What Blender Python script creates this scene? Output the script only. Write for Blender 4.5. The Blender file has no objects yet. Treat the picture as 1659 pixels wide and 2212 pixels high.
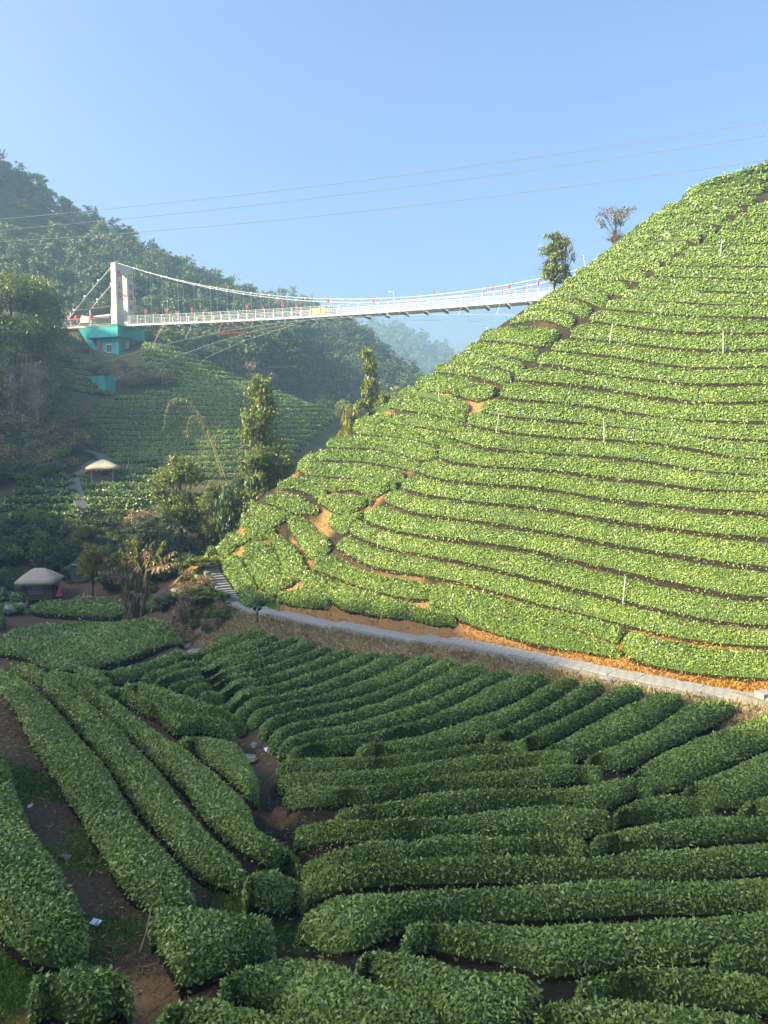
import bpy, math, random
import numpy as np

# ------------------------------------------------------------------ camera, sky, sun, exposure
sc = bpy.context.scene
COL = sc.collection
F = 1662.0                      # focal length in units of a 1659-wide picture
CU, CV, VH = 829.5, 1106.0, 930.0
PITCH = math.atan((CV - VH) / F)
cam_d = bpy.data.cameras.new("camera")
cam = bpy.data.objects.new("camera", cam_d)
COL.objects.link(cam)
cam_d.sensor_fit = 'VERTICAL'
cam_d.angle = 2 * math.atan(1106.0 / F)
cam_d.clip_start = 0.2
cam_d.clip_end = 6000
cam.location = (0, 0, 0)
cam.rotation_euler = (math.radians(90) - PITCH, 0, 0)
sc.camera = cam

SUN_AZ = math.radians(16)       # to the left and behind the camera
SUN_EL = math.radians(30)
SH = np.array([-math.cos(SUN_AZ), -math.sin(SUN_AZ)])
SUNV = np.array([SH[0] * math.cos(SUN_EL), SH[1] * math.cos(SUN_EL), math.sin(SUN_EL)])
world = bpy.data.worlds.new("World")
sc.world = world
world.use_nodes = True
wn = world.node_tree.nodes
wl = world.node_tree.links
bg = wn["Background"]
sky = wn.new("ShaderNodeTexSky")
sky.sky_type = 'NISHITA'
sky.sun_disc = False
sky.sun_elevation = SUN_EL
sky.sun_rotation = math.atan2(SUNV[0], SUNV[1])
sky.altitude = 0
sky.air_density = 1.0
sky.dust_density = 8.0
sky.ozone_density = 6.0
wl.new(sky.outputs[0], bg.inputs[0])
bg.inputs[1].default_value = 0.08
sun_d = bpy.data.lights.new("sun", 'SUN')
sun = bpy.data.objects.new("sun", sun_d)
COL.objects.link(sun)
sun_d.energy = 2.9
sun_d.angle = math.radians(0.55)
sun_d.color = (1.0, 0.86, 0.54)
from mathutils import Vector
sun.rotation_euler = Vector((-SUNV[0], -SUNV[1], -SUNV[2])).to_track_quat('-Z', 'Y').to_euler()
sc.view_settings.view_transform = 'Standard'
sc.view_settings.look = 'None'
sc.view_settings.gamma = 1
sc.view_settings.use_curve_mapping = False
sc.view_settings.exposure = 2.25
sc.cycles.volume_bounces = 1
sc.cycles.max_bounces = 6
sc.cycles.diffuse_bounces = 4
sc.cycles.glossy_bounces = 2
sc.cycles.transparent_max_bounces = 6
sc.cycles.use_denoising = True

rng = np.random.default_rng(7)
random.seed(7)

# ------------------------------------------------------------------ picture <-> place
CP, SP = math.cos(PITCH), math.sin(PITCH)

def ray(u, v):
    u = np.asarray(u, float); v = np.asarray(v, float)
    x = (u - CU) / F
    yu = -(v - CV) / F
    return np.stack([x, CP + SP * yu, -SP + CP * yu], -1)

def at(u, v, Y):
    d = ray(u, v)
    return d * (np.asarray(Y, float) / d[..., 1])[..., None]

TR = {  # crops used while measuring: origin and step
 'D': (0, 0, 1), 'L1': (0, 1371.5, .5), 'L2': (829.5, 1371.5, .5), 'L3': (822.9, 548.6, .504), 'L4': (438.9, 768, .3307),
 'L5': (0, 822.9, .3307), 'L6': (384, 1152.1, .3968), 'L7': (1042.4, 219.4, .3717), 'L8': (109.7, 548.6, .2646),
 'L9': (0, 329.2, .3307), 'L10': (0, 1097.2, .2646), 'T1': (0, 1316.7, .3307), 'T2': (548.6, 1316.7, .3307),
 'T3': (1097.2, 1316.7, .3307), 'T4': (0, 1755.6, .5763), 'T5': (548.6, 1755.6, .5763), 'T6': (1097.2, 1755.6, .5763),
 'U1': (1097.2, 329.2, .5763), 'U2': (1097.2, 713.2, .5763), 'U3': (1097.2, 1097.2, .5763), 'U4': (658.3, 713.2, .5763),
 'U5': (658.3, 1097.2, .5763), 'U6': (384, 987.5, .461)}

def px(*spec):
    """px('T1', [(x,y)..], 'T2', [...]) -> array of picture points"""
    out = []
    for k in range(0, len(spec), 2):
        ox, oy, s = TR[spec[k]]
        for p in spec[k + 1]:
            out.append((ox + p[0] * s, oy + p[1] * s))
    return np.array(out, float)

# smooth noise from summed sines
def _mk(n, seed):
    r = np.random.default_rng(seed)
    a = r.normal(size=(n, 3)); a /= np.linalg.norm(a, axis=1)[:, None]
    return a * r.uniform(.6, 1.6, (n, 1)), r.uniform(0, 6.28, n)
_ND, _NP = _mk(18, 3)
def noise(P, freq, seed=0):
    P = np.asarray(P, float)
    q = P @ _ND.T * freq * 3.0 + _NP + seed * 1.7
    return np.sin(q + 1.3 * np.sin(q[..., ::-1] * .7)).mean(-1) * 2.2

# ------------------------------------------------------------------ terrain surface
_ctl = [  # picture point and forward distance of the bare ground
 (830,2212,10),(0,2212,9.6),(1659,2212,10.4),(0,1480,27),(0,1650,18),(50,1900,13),(0,2100,10.3),(170,1850,15),(300,2100,11.2),(450,2010,12.5),
 (640,1850,16.3),(560,1640,24.3),(510,1540,30),(410,1430,44),(1640,1850,16.1),(1100,1600,25.2),(1659,1650,21.7),(1100,1452,33.6),
 (560,1375,44.5),(1659,1532,26.8),(830,1850,16.1),(1350,1500,29.5),(830,1420,39.3),
 (85,1290,66),(200,1400,50),(0,1440,46),(300,1330,59),(380,1425,46),(0,1330,60),
 (480,1250,62),(540,1318,51),(720,1350,45),(1000,1395,37.8),(1300,1450,32.3),(1640,1505,28.3),
 (1600,1470,30.3),(1600,1330,32.8),(1600,1200,35.5),(1600,1000,40),(1600,800,45.5),(1600,600,52),(1600,450,58.5),(1659,352,64),
 (1300,1380,35),(1300,1200,39.5),(1300,1050,43.5),(1300,900,48.5),(1300,700,56.5),(1450,520,58),
 (1000,1340,39.6),(1000,1200,43.5),(1000,1050,48),(1000,900,54.5),(1150,760,57),
 (740,1310,46.5),(700,1220,51),(700,1100,56.5),(560,1220,55.5),(560,1120,59),
 (1500,415,63),(1340,535,65),(1170,645,67),(1000,765,67),(830,895,65),(680,995,63),(550,1085,61.5),(440,1205,61),
 (200,1130,78),(350,1130,79),(200,1000,92),(200,850,112),(270,775,126),(330,742,128),(600,900,110),(600,845,122),(715,893,118),
 (450,1000,92),(560,960,98),(430,900,108),(430,800,124),
 (60,1060,84),(150,900,97),(60,850,97),(0,720,106),(-150,700,106),(118,722,136),(160,760,124),(225,795,119),(290,792,122),
 (300,1190,74),(100,1200,72),(430,1140,70),(-200,1200,72),(-200,1400,50)]
_ctl = np.array(_ctl, float)
_C = at(_ctl[:, 0], _ctl[:, 1], _ctl[:, 2])
_extra = np.array([  # ground the camera does not see, in metres
 (0,0,-2.6),(0,4,-5.6),(-8,2,-4.0),(9,2,-5.2),(0,-12,-1.5),(-25,-8,1.5),(25,-8,-3),(-25,12,-3),(-33,26,-5),(-45,45,-9),(-60,70,-8),
 (35,8,-7),(40,22,-3),(45,33,6),(52,45,16),(58,60,25),(50,75,27),(60,95,26),(60,130,20),
 (40,76,22),(36,90,19.5),(25,106,16.5),(33,112,18),(28,84,14),(20,82,8),(15,98,7),(10,85,4),(4,80,-1),(-2,78,-6),(-6,72,-9),(-8,66,-10.5),
 (8,100,0),(0,95,-7),(-4,112,-3),(-2,125,-4),(10,130,-2),(-10,140,-2),(-25,145,6),(-40,142,14),(-55,140,18),(-70,130,20),(-80,110,20),(25,145,0),(50,150,10),
 (-75,90,10),(-85,70,0),(-85,40,-4),(-60,20,2),(-60,-20,6),(70,20,6),(75,50,24),(75,90,28),(75,-20,0)], float)
_CP = np.vstack([_C, _extra])

def _tps_fit(P, lam=0.02):
    n = len(P)
    d2 = ((P[:, None, :2] - P[None, :, :2]) ** 2).sum(-1)
    K = .5 * d2 * np.log(np.maximum(d2, 1e-9)) + np.eye(n) * lam * 50
    A = np.zeros((n + 3, n + 3))
    A[:n, :n] = K; A[:n, n] = 1; A[:n, n + 1:] = P[:, :2]
    A[n:, :n] = A[:n, n:].T
    b = np.zeros(n + 3); b[:n] = P[:, 2]
    return np.linalg.solve(A, b)
_W = _tps_fit(_CP)
GX = np.concatenate([np.arange(-92, -24, .8), np.arange(-24, 26, .3), np.arange(26, 80, .8)])
GY = np.concatenate([np.arange(-24, 5, .8), np.arange(5, 50, .3), np.arange(50, 152, .8)])
def _tps_eval(X, Y):
    out = np.zeros(X.shape)
    for (cx, cy, _), w in zip(_CP, _W[:-3]):
        d2 = (X - cx) ** 2 + (Y - cy) ** 2
        out += w * .5 * d2 * np.log(np.maximum(d2, 1e-9))
    return out + _W[-3] + _W[-2] * X + _W[-1] * Y
_gx, _gy = np.meshgrid(GX, GY, indexing='ij')
GZ = _tps_eval(_gx, _gy)

def ground(x, y, grid=None):
    g = GZ if grid is None else grid
    x = np.asarray(x, float); y = np.asarray(y, float)
    i = np.clip(np.searchsorted(GX, x) - 1, 0, len(GX) - 2)
    j = np.clip(np.searchsorted(GY, y) - 1, 0, len(GY) - 2)
    fx = np.clip((x - GX[i]) / (GX[i + 1] - GX[i]), 0, 1)
    fy = np.clip((y - GY[j]) / (GY[j + 1] - GY[j]), 0, 1)
    return g[i, j] * (1 - fx) * (1 - fy) + g[i + 1, j] * fx * (1 - fy) + g[i, j + 1] * (1 - fx) * fy + g[i + 1, j + 1] * fx * fy

_YS = np.geomspace(5.5, 150, 900)
def hit(uv, off=0.0, ymax=150, ymin=0):
    """where the sight line through a picture point meets the ground (raised by off)"""
    uv = np.atleast_2d(np.asarray(uv, float))
    d = ray(uv[:, 0], uv[:, 1])
    d = d / d[:, 1:2]
    ys = _YS[(_YS <= ymax) & (_YS >= ymin)]
    X = d[:, 0:1] * ys[None]; Z = d[:, 2:3] * ys[None]
    gap = Z - ground(X, np.broadcast_to(ys, X.shape)) - off
    out = np.zeros((len(uv), 3))
    for k in range(len(uv)):
        neg = np.nonzero(gap[k] <= 0)[0]
        if len(neg) == 0:
            y = ys[np.argmin(gap[k][20:]) + 20] if ymin == 0 else ys[np.argmin(gap[k])]
        else:
            i = neg[0]
            y = ys[i] if i == 0 else ys[i - 1] + (ys[i] - ys[i - 1]) * gap[k, i - 1] / (gap[k, i - 1] - gap[k, i] + 1e-9)
        out[k] = d[k] * y
    return out

# the drain between the two shaded fields, and the level bed of the path, are cut into the sheet
def polydist(X, Y, P):
    best = np.full(X.shape, 1e9); par = np.zeros(X.shape); acc = 0
    for a, b in zip(P[:-1], P[1:]):
        v = b[:2] - a[:2]; L = np.hypot(*v) + 1e-9
        t = np.clip(((X - a[0]) * v[0] + (Y - a[1]) * v[1]) / L ** 2, 0, 1)
        dd = np.hypot(X - a[0] - t * v[0], Y - a[1] - t * v[1])
        m = dd < best
        best = np.where(m, dd, best); par = np.where(m, acc + t * L, par)
        acc += L
    return best, par
GULLY = hit(px('D', [(395,1340),(410,1415),(440,1440),(500,1530),(560,1640),(600,1730),(632,1830),(645,1930),(640,2050),(620,2160)]))
PATH_UV = px('D', [(452,1225),(470,1248),(488,1285),(505,1312),(540,1322),(600,1333),(680,1345),(740,1357),(800,1372),(900,1385),(960,1390),(1040,1404),(1130,1421),(1230,1444),(1330,1460),(1430,1480),(1530,1500),(1640,1513),(1760,1532)])
PATH = hit(PATH_UV)
for _ in range(2):
    PATH[1:-1] = .5 * PATH[1:-1] + .25 * (PATH[2:] + PATH[:-2])
_pd, _pp = polydist(_gx, _gy, PATH)
_acc = np.concatenate([[0], np.cumsum(np.hypot(*np.diff(PATH[:, :2], axis=0).T))])
_pz = np.interp(_pp, _acc, PATH[:, 2])
_w = np.clip(1 - (_pd - .9) / .9, 0, 1); _w = _w * _w * (3 - 2 * _w)
GZ = GZ * (1 - _w) + (_pz - .04) * _w
_gd, _ = polydist(_gx, _gy, GULLY)
GZ = GZ - .55 * np.exp(-(_gd / .55) ** 2)

# ------------------------------------------------------------------ materials
MATS = {}
def new_mat(name):
    m = bpy.data.materials.new(name); m.use_nodes = True
    nt = m.node_tree; b = nt.nodes["Principled BSDF"]
    MATS[name] = m
    return m, nt, b

def N(nt, typ, **kw):
    n = nt.nodes.new(typ)
    for k, v in kw.items():
        setattr(n, k, v)
    return n

def ramp(nt, src, stops):
    r = N(nt, "ShaderNodeValToRGB")
    el = r.color_ramp.elements
    while len(el) < len(stops):
        el.new(.5)
    for e, (p, c) in zip(el, stops):
        e.position = p; e.color = (*c, 1) if len(c) == 3 else c
    nt.links.new(src, r.inputs[0])
    return r.outputs[0]

def mixc(nt, fac, a, b, mode='MIX'):
    n = N(nt, "ShaderNodeMix", data_type='RGBA', blend_type=mode)
    for sock, v in ((n.inputs[0], fac), (n.inputs[6], a), (n.inputs[7], b)):
        if hasattr(v, 'is_linked'):
            nt.links.new(v, sock)
        else:
            sock.default_value = v if not isinstance(v, tuple) else ((*v, 1) if len(v) == 3 else v)
    return n.outputs[2]

def tex_noise(nt, scale, detail=4, rough=.6, vec=None, coord='Object'):
    t = N(nt, "ShaderNodeTexNoise"); t.inputs['Scale'].default_value = scale
    t.inputs['Detail'].default_value = detail; t.inputs['Roughness'].default_value = rough
    if vec is None:
        c = N(nt, "ShaderNodeTexCoord"); vec = c.outputs[coord]
    nt.links.new(vec, t.inputs['Vector'])
    return t.outputs['Fac']

def bump(nt, b, h, strength=.4, dist=.05):
    n = N(nt, "ShaderNodeBump"); n.inputs['Strength'].default_value = strength; n.inputs['Distance'].default_value = dist
    nt.links.new(h, n.inputs['Height']); nt.links.new(n.outputs[0], b.inputs['Normal'])

def leaf_mat(name, stops, rough=.45, spec=.5, trans=.25, wide=.35):
    """leaf colour varies leaf by leaf (attribute rnd) and plant by plant (slow noise)"""
    m, nt, b = new_mat(name)
    a = N(nt, "ShaderNodeAttribute", attribute_name='rnd')
    c = N(nt, "ShaderNodeNewGeometry")
    slow = tex_noise(nt, wide, 3, .6, c.outputs['Position'])
    mx = N(nt, "ShaderNodeMath", operation='MULTIPLY_ADD')
    nt.links.new(slow, mx.inputs[0]); mx.inputs[1].default_value = .9
    sh = N(nt, "ShaderNodeMath", operation='MULTIPLY_ADD')
    nt.links.new(a.outputs['Fac'], sh.inputs[0]); sh.inputs[1].default_value = .75; sh.inputs[2].default_value = -.32
    nt.links.new(sh.outputs[0], mx.inputs[2])
    col = ramp(nt, mx.outputs[0], stops)
    nt.links.new(col, b.inputs['Base Color'])
    b.inputs['Roughness'].default_value = rough
    b.inputs['Specular IOR Level'].default_value = spec
    if trans:
        t = N(nt, "ShaderNodeBsdfTranslucent"); nt.links.new(col, t.inputs[0])
        ms = N(nt, "ShaderNodeMixShader"); ms.inputs[0].default_value = trans
        nt.links.new(b.outputs[0], ms.inputs[1]); nt.links.new(t.outputs[0], ms.inputs[2])
        nt.links.new(ms.outputs[0], nt.nodes["Material Output"].inputs[0])
    return m

def plain(name, col, rough=.7, spec=.4, metal=0, var=.25, scale=6, bmp=0.0):
    m, nt, b = new_mat(name)
    n = tex_noise(nt, scale, 5, .65)
    lo = tuple(max(0, x * (1 - var)) for x in col); hi = tuple(min(1, x * (1 + var)) for x in col)
    nt.links.new(ramp(nt, n, [(.3, lo), (.7, hi)]), b.inputs['Base Color'])
    b.inputs['Roughness'].default_value = rough; b.inputs['Specular IOR Level'].default_value = spec
    b.inputs['Metallic'].default_value = metal
    if bmp:
        bump(nt, b, n, bmp)
    return m

TEA = leaf_mat('tea_leaf', [(.05, (.088, .150, .034)), (.35, (.160, .248, .046)), (.62, (.230, .325, .058)), (.95, (.37, .45, .095))], .40, .55, .15)
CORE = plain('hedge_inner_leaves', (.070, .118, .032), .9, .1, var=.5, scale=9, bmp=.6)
STEM_SHADE = plain('hedge_stems_gap_shade', (.030, .022, .015), .95, .05, var=.5, scale=14, bmp=.8)  # near-black hedge foot: stems, with row-gap shade put into the colour

# ------------------------------------------------------------------ object helpers
def link(name, me, mat=None, parent=None):
    o = bpy.data.objects.new(name, me)
    COL.objects.link(o)
    if mat is not None and hasattr(me, 'materials') and len(me.materials) == 0:
        for x in (mat if isinstance(mat, (list, tuple)) else [mat]):
            me.materials.append(x)
    if parent is not None:
        o.parent = parent
    return o

def tag(o, label=None, cat=None, group=None, kind=None):
    for k, v in (('label', label), ('category', cat), ('group', group), ('kind', kind)):
        if v:
            o[k] = v
    return o

def thing(name, label, cat, loc=(0, 0, 0), rz=0, group=None):
    o = bpy.data.objects.new(name, None)
    COL.objects.link(o)
    o.location = tuple(float(c) for c in loc); o.rotation_euler = (0, 0, rz)
    o.empty_display_size = .3
    return tag(o, label, cat, group)

def mesh_np(name, V, Fq, smooth=False, rnd=None, mats=None):
    """V (n,3); Fq (m,3) or (m,4)"""
    me = bpy.data.meshes.new(name)
    V = np.ascontiguousarray(V, np.float32); Fq = np.ascontiguousarray(Fq, np.int32)
    k = Fq.shape[1]
    me.vertices.add(len(V)); me.vertices.foreach_set('co', V.ravel())
    me.loops.add(Fq.size); me.loops.foreach_set('vertex_index', Fq.ravel())
    me.polygons.add(len(Fq)); me.polygons.foreach_set('loop_start', np.arange(0, Fq.size, k, dtype=np.int32))
    if smooth:
        me.polygons.foreach_set('use_smooth', np.ones(len(Fq), bool))
    if rnd is not None:
        at_ = me.attributes.new('rnd', 'FLOAT', 'FACE'); at_.data.foreach_set('value', np.ascontiguousarray(rnd, np.float32))
    me.update(calc_edges=True)
    return me

class MB:
    """collects boxes, bars, tubes and grids into one mesh"""
    def __init__(s):
        s.v = []; s.f = []
    def add(s, V, Fs):
        o = len(s.v); s.v.extend([tuple(map(float, p)) for p in V]); s.f.extend([tuple(i + o for i in f) for f in Fs]); return s
    def box(s, c, d, rz=0, taper=1.0, rx=0):
        cx, cy, cz = c; a, b, h = d[0] / 2, d[1] / 2, d[2] / 2
        P = []
        for z, k in ((-h, 1), (h, taper)):
            for x, y in ((-a, -b), (a, -b), (a, b), (-a, b)):
                P.append([x * k, y * k, z])
        P = np.array(P)
        if rx:
            c_, s_ = math.cos(rx), math.sin(rx); P = P @ np.array([[1, 0, 0], [0, c_, s_], [0, -s_, c_]])
        c_, s_ = math.cos(rz), math.sin(rz)
        P = P @ np.array([[c_, s_, 0], [-s_, c_, 0], [0, 0, 1]]) + np.array([cx, cy, cz])
        return s.add(P, [(3, 2, 1, 0), (4, 5, 6, 7), (0, 1, 5, 4), (1, 2, 6, 5), (2, 3, 7, 6), (3, 0, 4, 7)])
    def tube(s, pts, r, n=6, cap=True):
        pts = [np.array(p, float) for p in pts]
        rr = r if hasattr(r, '__len__') else [r] * len(pts)
        V = []; Fs = []
        up0 = np.array([0.12, .31, .94])
        for i, p in enumerate(pts):
            t = pts[min(i + 1, len(pts) - 1)] - pts[max(i - 1, 0)]; t = t / (np.linalg.norm(t) + 1e-9)
            a = np.cross(t, up0 if abs(t @ up0) < .95 else np.array([1., 0, 0])); a /= np.linalg.norm(a) + 1e-9
            b = np.cross(t, a)
            for k in range(n):
                g = 2 * math.pi * k / n
                V.append(p + rr[i] * (a * math.cos(g) + b * math.sin(g)))
        for i in range(len(pts) - 1):
            for k in range(n):
                Fs.append((i * n + k, i * n + (k + 1) % n, (i + 1) * n + (k + 1) % n, (i + 1) * n + k))
        if cap:
            Fs.append(tuple(range(n - 1, -1, -1))); Fs.append(tuple(range((len(pts) - 1) * n, len(pts) * n)))
        return s.add(V, Fs)
    def mesh(s, name, smooth=False):
        me = bpy.data.meshes.new(name); me.from_pydata(s.v, [], s.f)
        if smooth:
            me.polygons.foreach_set('use_smooth', np.ones(len(me.polygons), bool))
        me.update(); return me
    def build(s, name, mat, parent=None, smooth=False):
        return link(name, s.mesh(name, smooth), mat, parent)

def diamonds(P, D, S, L, W, fold=.18):
    """leaf faces: base P, along D, side S, length L, width W"""
    n = len(P); L = np.broadcast_to(np.asarray(L, float), (n,))[:, None]; W = np.broadcast_to(np.asarray(W, float), (n,))[:, None]
    up = np.cross(S, D)
    V = np.empty((n, 4, 3))
    V[:, 0] = P
    V[:, 1] = P + D * L * .45 + S * W * .5 + up * W * fold
    V[:, 2] = P + D * L - up * L * .12
    V[:, 3] = P + D * L * .45 - S * W * .5 + up * W * fold
    Fq = np.arange(n * 4).reshape(n, 4)
    return V.reshape(-1, 3), Fq

def unit(a):
    return a / (np.linalg.norm(a, axis=-1, keepdims=True) + 1e-9)

def leaf_frames(Nn, spread=.5, r=None, lift=.3):
    """leaf faces look outward (with scatter); blades run along the surface, tips lifting a little"""
    r = r or rng
    n = len(Nn)
    nl = unit(Nn * (1 - spread) + unit(r.normal(size=(n, 3))) * spread)
    D = unit(np.cross(nl, r.normal(size=(n, 3))) + Nn * lift)
    S = unit(np.cross(D, nl))
    return D, S

LEAF_COUNT = [0]
def cover(name, G, axis, mat, parent, dens=1.0, keep=None, lo_fade=True, r=None, minpx=2.5, lmin=.078, lift=.0, spread=.42):
    """leaves over a surface grid G (a,b,3)"""
    A = G[:-1, :-1]; B = G[1:, :-1]; C = G[1:, 1:]; Dd = G[:-1, 1:]
    nn = np.cross(C - A, Dd - B); ar = np.linalg.norm(nn, axis=-1) * .5
    nn = unit(nn)
    cen = (A + B + C + Dd) / 4
    nn = nn * np.where((nn * (cen - axis)).sum(-1) < 0, -1.0, 1.0)[..., None]
    dist = np.linalg.norm(cen, axis=-1)
    vis = (nn * -cen).sum(-1) / dist > -.30
    vis = vis | (dist < 32)
    Lc = np.maximum(lmin, minpx * dist / 769.0)
    nper = 1.75 * dens / (.225 * Lc ** 2)
    w = ar * nper * vis
    if keep is not None:
        w = w * keep
    tot = w.sum()
    n = int(tot)
    if n < 3:
        return None
    idx = rng.choice(w.size, n, p=(w / tot).ravel())
    i, j = np.unravel_index(idx, w.shape)
    a = rng.random((n, 1)); b = rng.random((n, 1))
    P = A[i, j] * (1 - a) * (1 - b) + B[i, j] * a * (1 - b) + C[i, j] * a * b + Dd[i, j] * (1 - a) * b
    Nn = nn[i, j]
    L = Lc[i, j] * rng.uniform(.65, 1.3, n)
    up = unit(Nn * .8 + np.array([0, 0, .5]))
    D, S = leaf_frames(up, spread)
    P = P + Nn * (rng.uniform(-.35, .25, n) * L)[:, None] + Nn * lift
    V, Fq = diamonds(P, D, S, L, L * rng.uniform(.38, .55, n))
    LEAF_COUNT[0] += n
    me = mesh_np('leaves', V, Fq, rnd=rng.random(n))
    o = link('leaves', me, mat, parent)
    o['kind'] = 'stuff'
    return o

def resample(P, n):
    P = np.asarray(P, float)
    s = np.concatenate([[0], np.cumsum(np.linalg.norm(np.diff(P, axis=0), axis=1))])
    t = np.linspace(0, s[-1], n)
    return np.stack([np.interp(t, s, P[:, k]) for k in range(P.shape[1])], -1)

def resample_at(P, tq):
    s = np.concatenate([[0], np.cumsum(np.linalg.norm(np.diff(P, axis=0), axis=1))])
    t = tq * s[-1]
    return np.stack([np.interp(t, s, P[:, k]) for k in range(P.shape[1])], -1)

def smooth_line(P, it=2):
    P = P.copy()
    for _ in range(it):
        P[1:-1] = .5 * P[1:-1] + .25 * (P[2:] + P[:-2])
    return P

NH = 15
def hedge_grid(Lo, Up, h, caps=(True, True), inset=-.06, lump=.05, seed=0, box=.72, ter=0.0):
    """surface grid of one clipped hedge between its near foot line Lo and far foot line Up (world, on the ground)"""
    n = len(Lo)
    mid = (Lo + Up) / 2
    s = np.concatenate([[0], np.cumsum(np.linalg.norm(np.diff(mid, axis=0), axis=1))])
    wid = np.linalg.norm((Up - Lo)[:, :2], axis=1)
    r = np.maximum(.12, np.minimum(.5 * wid.mean(), s[-1] * .48))
    k = np.ones(n)
    if caps[0]:
        e = np.clip(s / r, 0, 1); k = np.minimum(k, np.sqrt(np.maximum(1 - (1 - e) ** 2, 0)))
    if caps[1]:
        e = np.clip((s[-1] - s) / r, 0, 1); k = np.minimum(k, np.sqrt(np.maximum(1 - (1 - e) ** 2, 0)))
    th = np.linspace(0, math.pi, NH)
    c = np.cos(th); t = .5 - .5 * np.sign(c) * np.abs(c) ** box * (1 - inset)
    hp = np.sin(th) ** box
    tt = .5 + (t[None] - .5) * (k[:, None] ** .8)
    B = Lo[:, None] * (1 - tt[..., None]) + Up[:, None] * tt[..., None]
    gz = ground(B[..., 0], B[..., 1])
    hh = h * (.25 + .75 * k ** .7)[:, None] * hp[None]
    gm = ground(mid[:, 0], mid[:, 1])[:, None]
    G = B.copy(); G[..., 2] = gz + hh - .06 + ter * (gm - gz) * np.minimum(1, hp[None] * 1.6)
    G[..., 2] += hp[None] * (.07 * h * noise(np.repeat(mid[:, None], NH, 1), .22, seed))
    q = noise(G, .9, seed) * lump + noise(G, .35, seed + 5) * lump * 1.1
    side = unit(np.stack([(Up - Lo)[:, 0], (Up - Lo)[:, 1], np.zeros(n)], -1))
    G += side[:, None] * (q * (-c) * 1.0)[..., None]
    G[..., 2] += q * hp * .8
    return G

HEDGES = []
def hedge(label, group, lo, up, h=.75, mats=None, dens=1.0, maxw=2.6, caps=(True, True), ymin=0, ymax=150, lump=.05, name='tea_hedge',
          minpx=2.5, lmin=.078, box=.72, extra_up=.85, cat='tea hedge', inset=-.06, step=None, ter=0.0, spread=.42, foot=1):
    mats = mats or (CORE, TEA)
    lo = np.asarray(lo, float); up = np.asarray(up, float)
    n0 = 24
    Lo = hit(resample(lo, n0), .10, ymax, ymin); Up = hit(resample(up, n0), extra_up * h, ymax, ymin)
    ln = np.linalg.norm(np.diff((Lo + Up) / 2, axis=0), axis=1).sum()
    Lo = smooth_line(Lo); Up = smooth_line(Up)
    dv = Up[:, :2] - Lo[:, :2]; w = np.linalg.norm(dv, axis=1, keepdims=True)
    k = np.minimum(1, maxw / (w + 1e-6)); Up[:, :2] = Lo[:, :2] + dv * k
    dist = np.linalg.norm(Lo.mean(0))
    st = step or max(.22, dist * .011)
    n = int(np.clip(ln / st, 8, 130))
    w_ = np.linalg.norm((Up - Lo)[:, :2], axis=1).mean()
    re_ = float(np.clip(.5 * w_ / max(ln, .1), .02, .48))
    ec = re_ * (1 - np.cos(np.linspace(0, math.pi / 2, 6)))
    tq = np.concatenate([ec, np.linspace(re_, 1 - re_, max(n - 10, 4))[1:-1], 1 - ec[::-1]])
    Lo = resample_at(Lo, tq); Up = resample_at(Up, tq); n = len(tq)
    Lo[:, 2] = ground(Lo[:, 0], Lo[:, 1]); Up[:, 2] = ground(Up[:, 0], Up[:, 1])
    G = hedge_grid(Lo, Up, h, caps, inset, lump, len(HEDGES), box, ter)
    base = ((Lo + Up) / 2)[n // 2]
    o = thing(name, label, cat, base, 0, group)
    Gl = G - base
    a, b = G.shape[:2]
    ii = np.arange(a * b).reshape(a, b)
    Fq = np.stack([ii[:-1, :-1], ii[1:, :-1], ii[1:, 1:], ii[:-1, 1:]], -1).reshape(-1, 4)
    Gin = Gl.copy(); Gin[..., 2] -= .04
    bme = mesh_np('bush_body', Gin.reshape(-1, 3), Fq, smooth=True)
    link('bush_body', bme, [mats[0], STEM_SHADE], o)
    fi = np.tile(np.minimum(np.arange(b - 1), b - 2 - np.arange(b - 1)), a - 1)      # dark stem band below the canopy, painting in the shade of the row gaps
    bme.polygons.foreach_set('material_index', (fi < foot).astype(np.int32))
    md_ = (Lo + Up) / 2
    ax = resample_at(md_, np.clip(tq[:-1], min(re_ * 1.05, .5), max(1 - re_ * 1.05, .5)))[:, None] - np.array([0, 0, .25])
    hp = np.sin(np.linspace(0, math.pi, NH)[:-1] + math.pi / 2 / (NH - 1))
    keep = np.clip((hp - .14) * 2.4, .10, 1)[None] * np.ones((a - 1, 1))
    lv = cover('leaves', G, ax, mats[1], o, dens, keep, minpx=minpx, lmin=lmin, spread=spread)
    if lv is not None:
        lv.data.transform(__import__('mathutils').Matrix.Translation(Vector([-float(x) for x in base])))
    HEDGES.append(o)
    return o

# ------------------------------------------------------------------ ground sheet
def grid_faces(a, b):
    ii = np.arange(a * b).reshape(a, b)
    return np.stack([ii[:-1, :-1], ii[1:, :-1], ii[1:, 1:], ii[:-1, 1:]], -1).reshape(-1, 4)
gp = np.stack([_gx, _gy, GZ], -1)
near = np.clip((70 - _gy) / 40, 0, 1)
rough = noise(gp, .55, 2) * .05 + noise(gp, 1.6, 9) * .03
gpn = gp.copy(); gpn[..., 2] += rough * (.3 + .7 * near) * np.clip((_pd - .8) / .6, 0, 1)
gme = mesh_np('ground', gpn.reshape(-1, 3), grid_faces(*_gx.shape), smooth=True)
def blob(u, v, r, sharp=1.0, asp=1.0):
    c = hit([(u, v)])[0]
    d = np.hypot(_gx - c[0], (_gy - c[1]) * asp) / r
    return np.clip((1.25 - d + .45 * noise(gp, .8, u)) * sharp, 0, 1)
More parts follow.
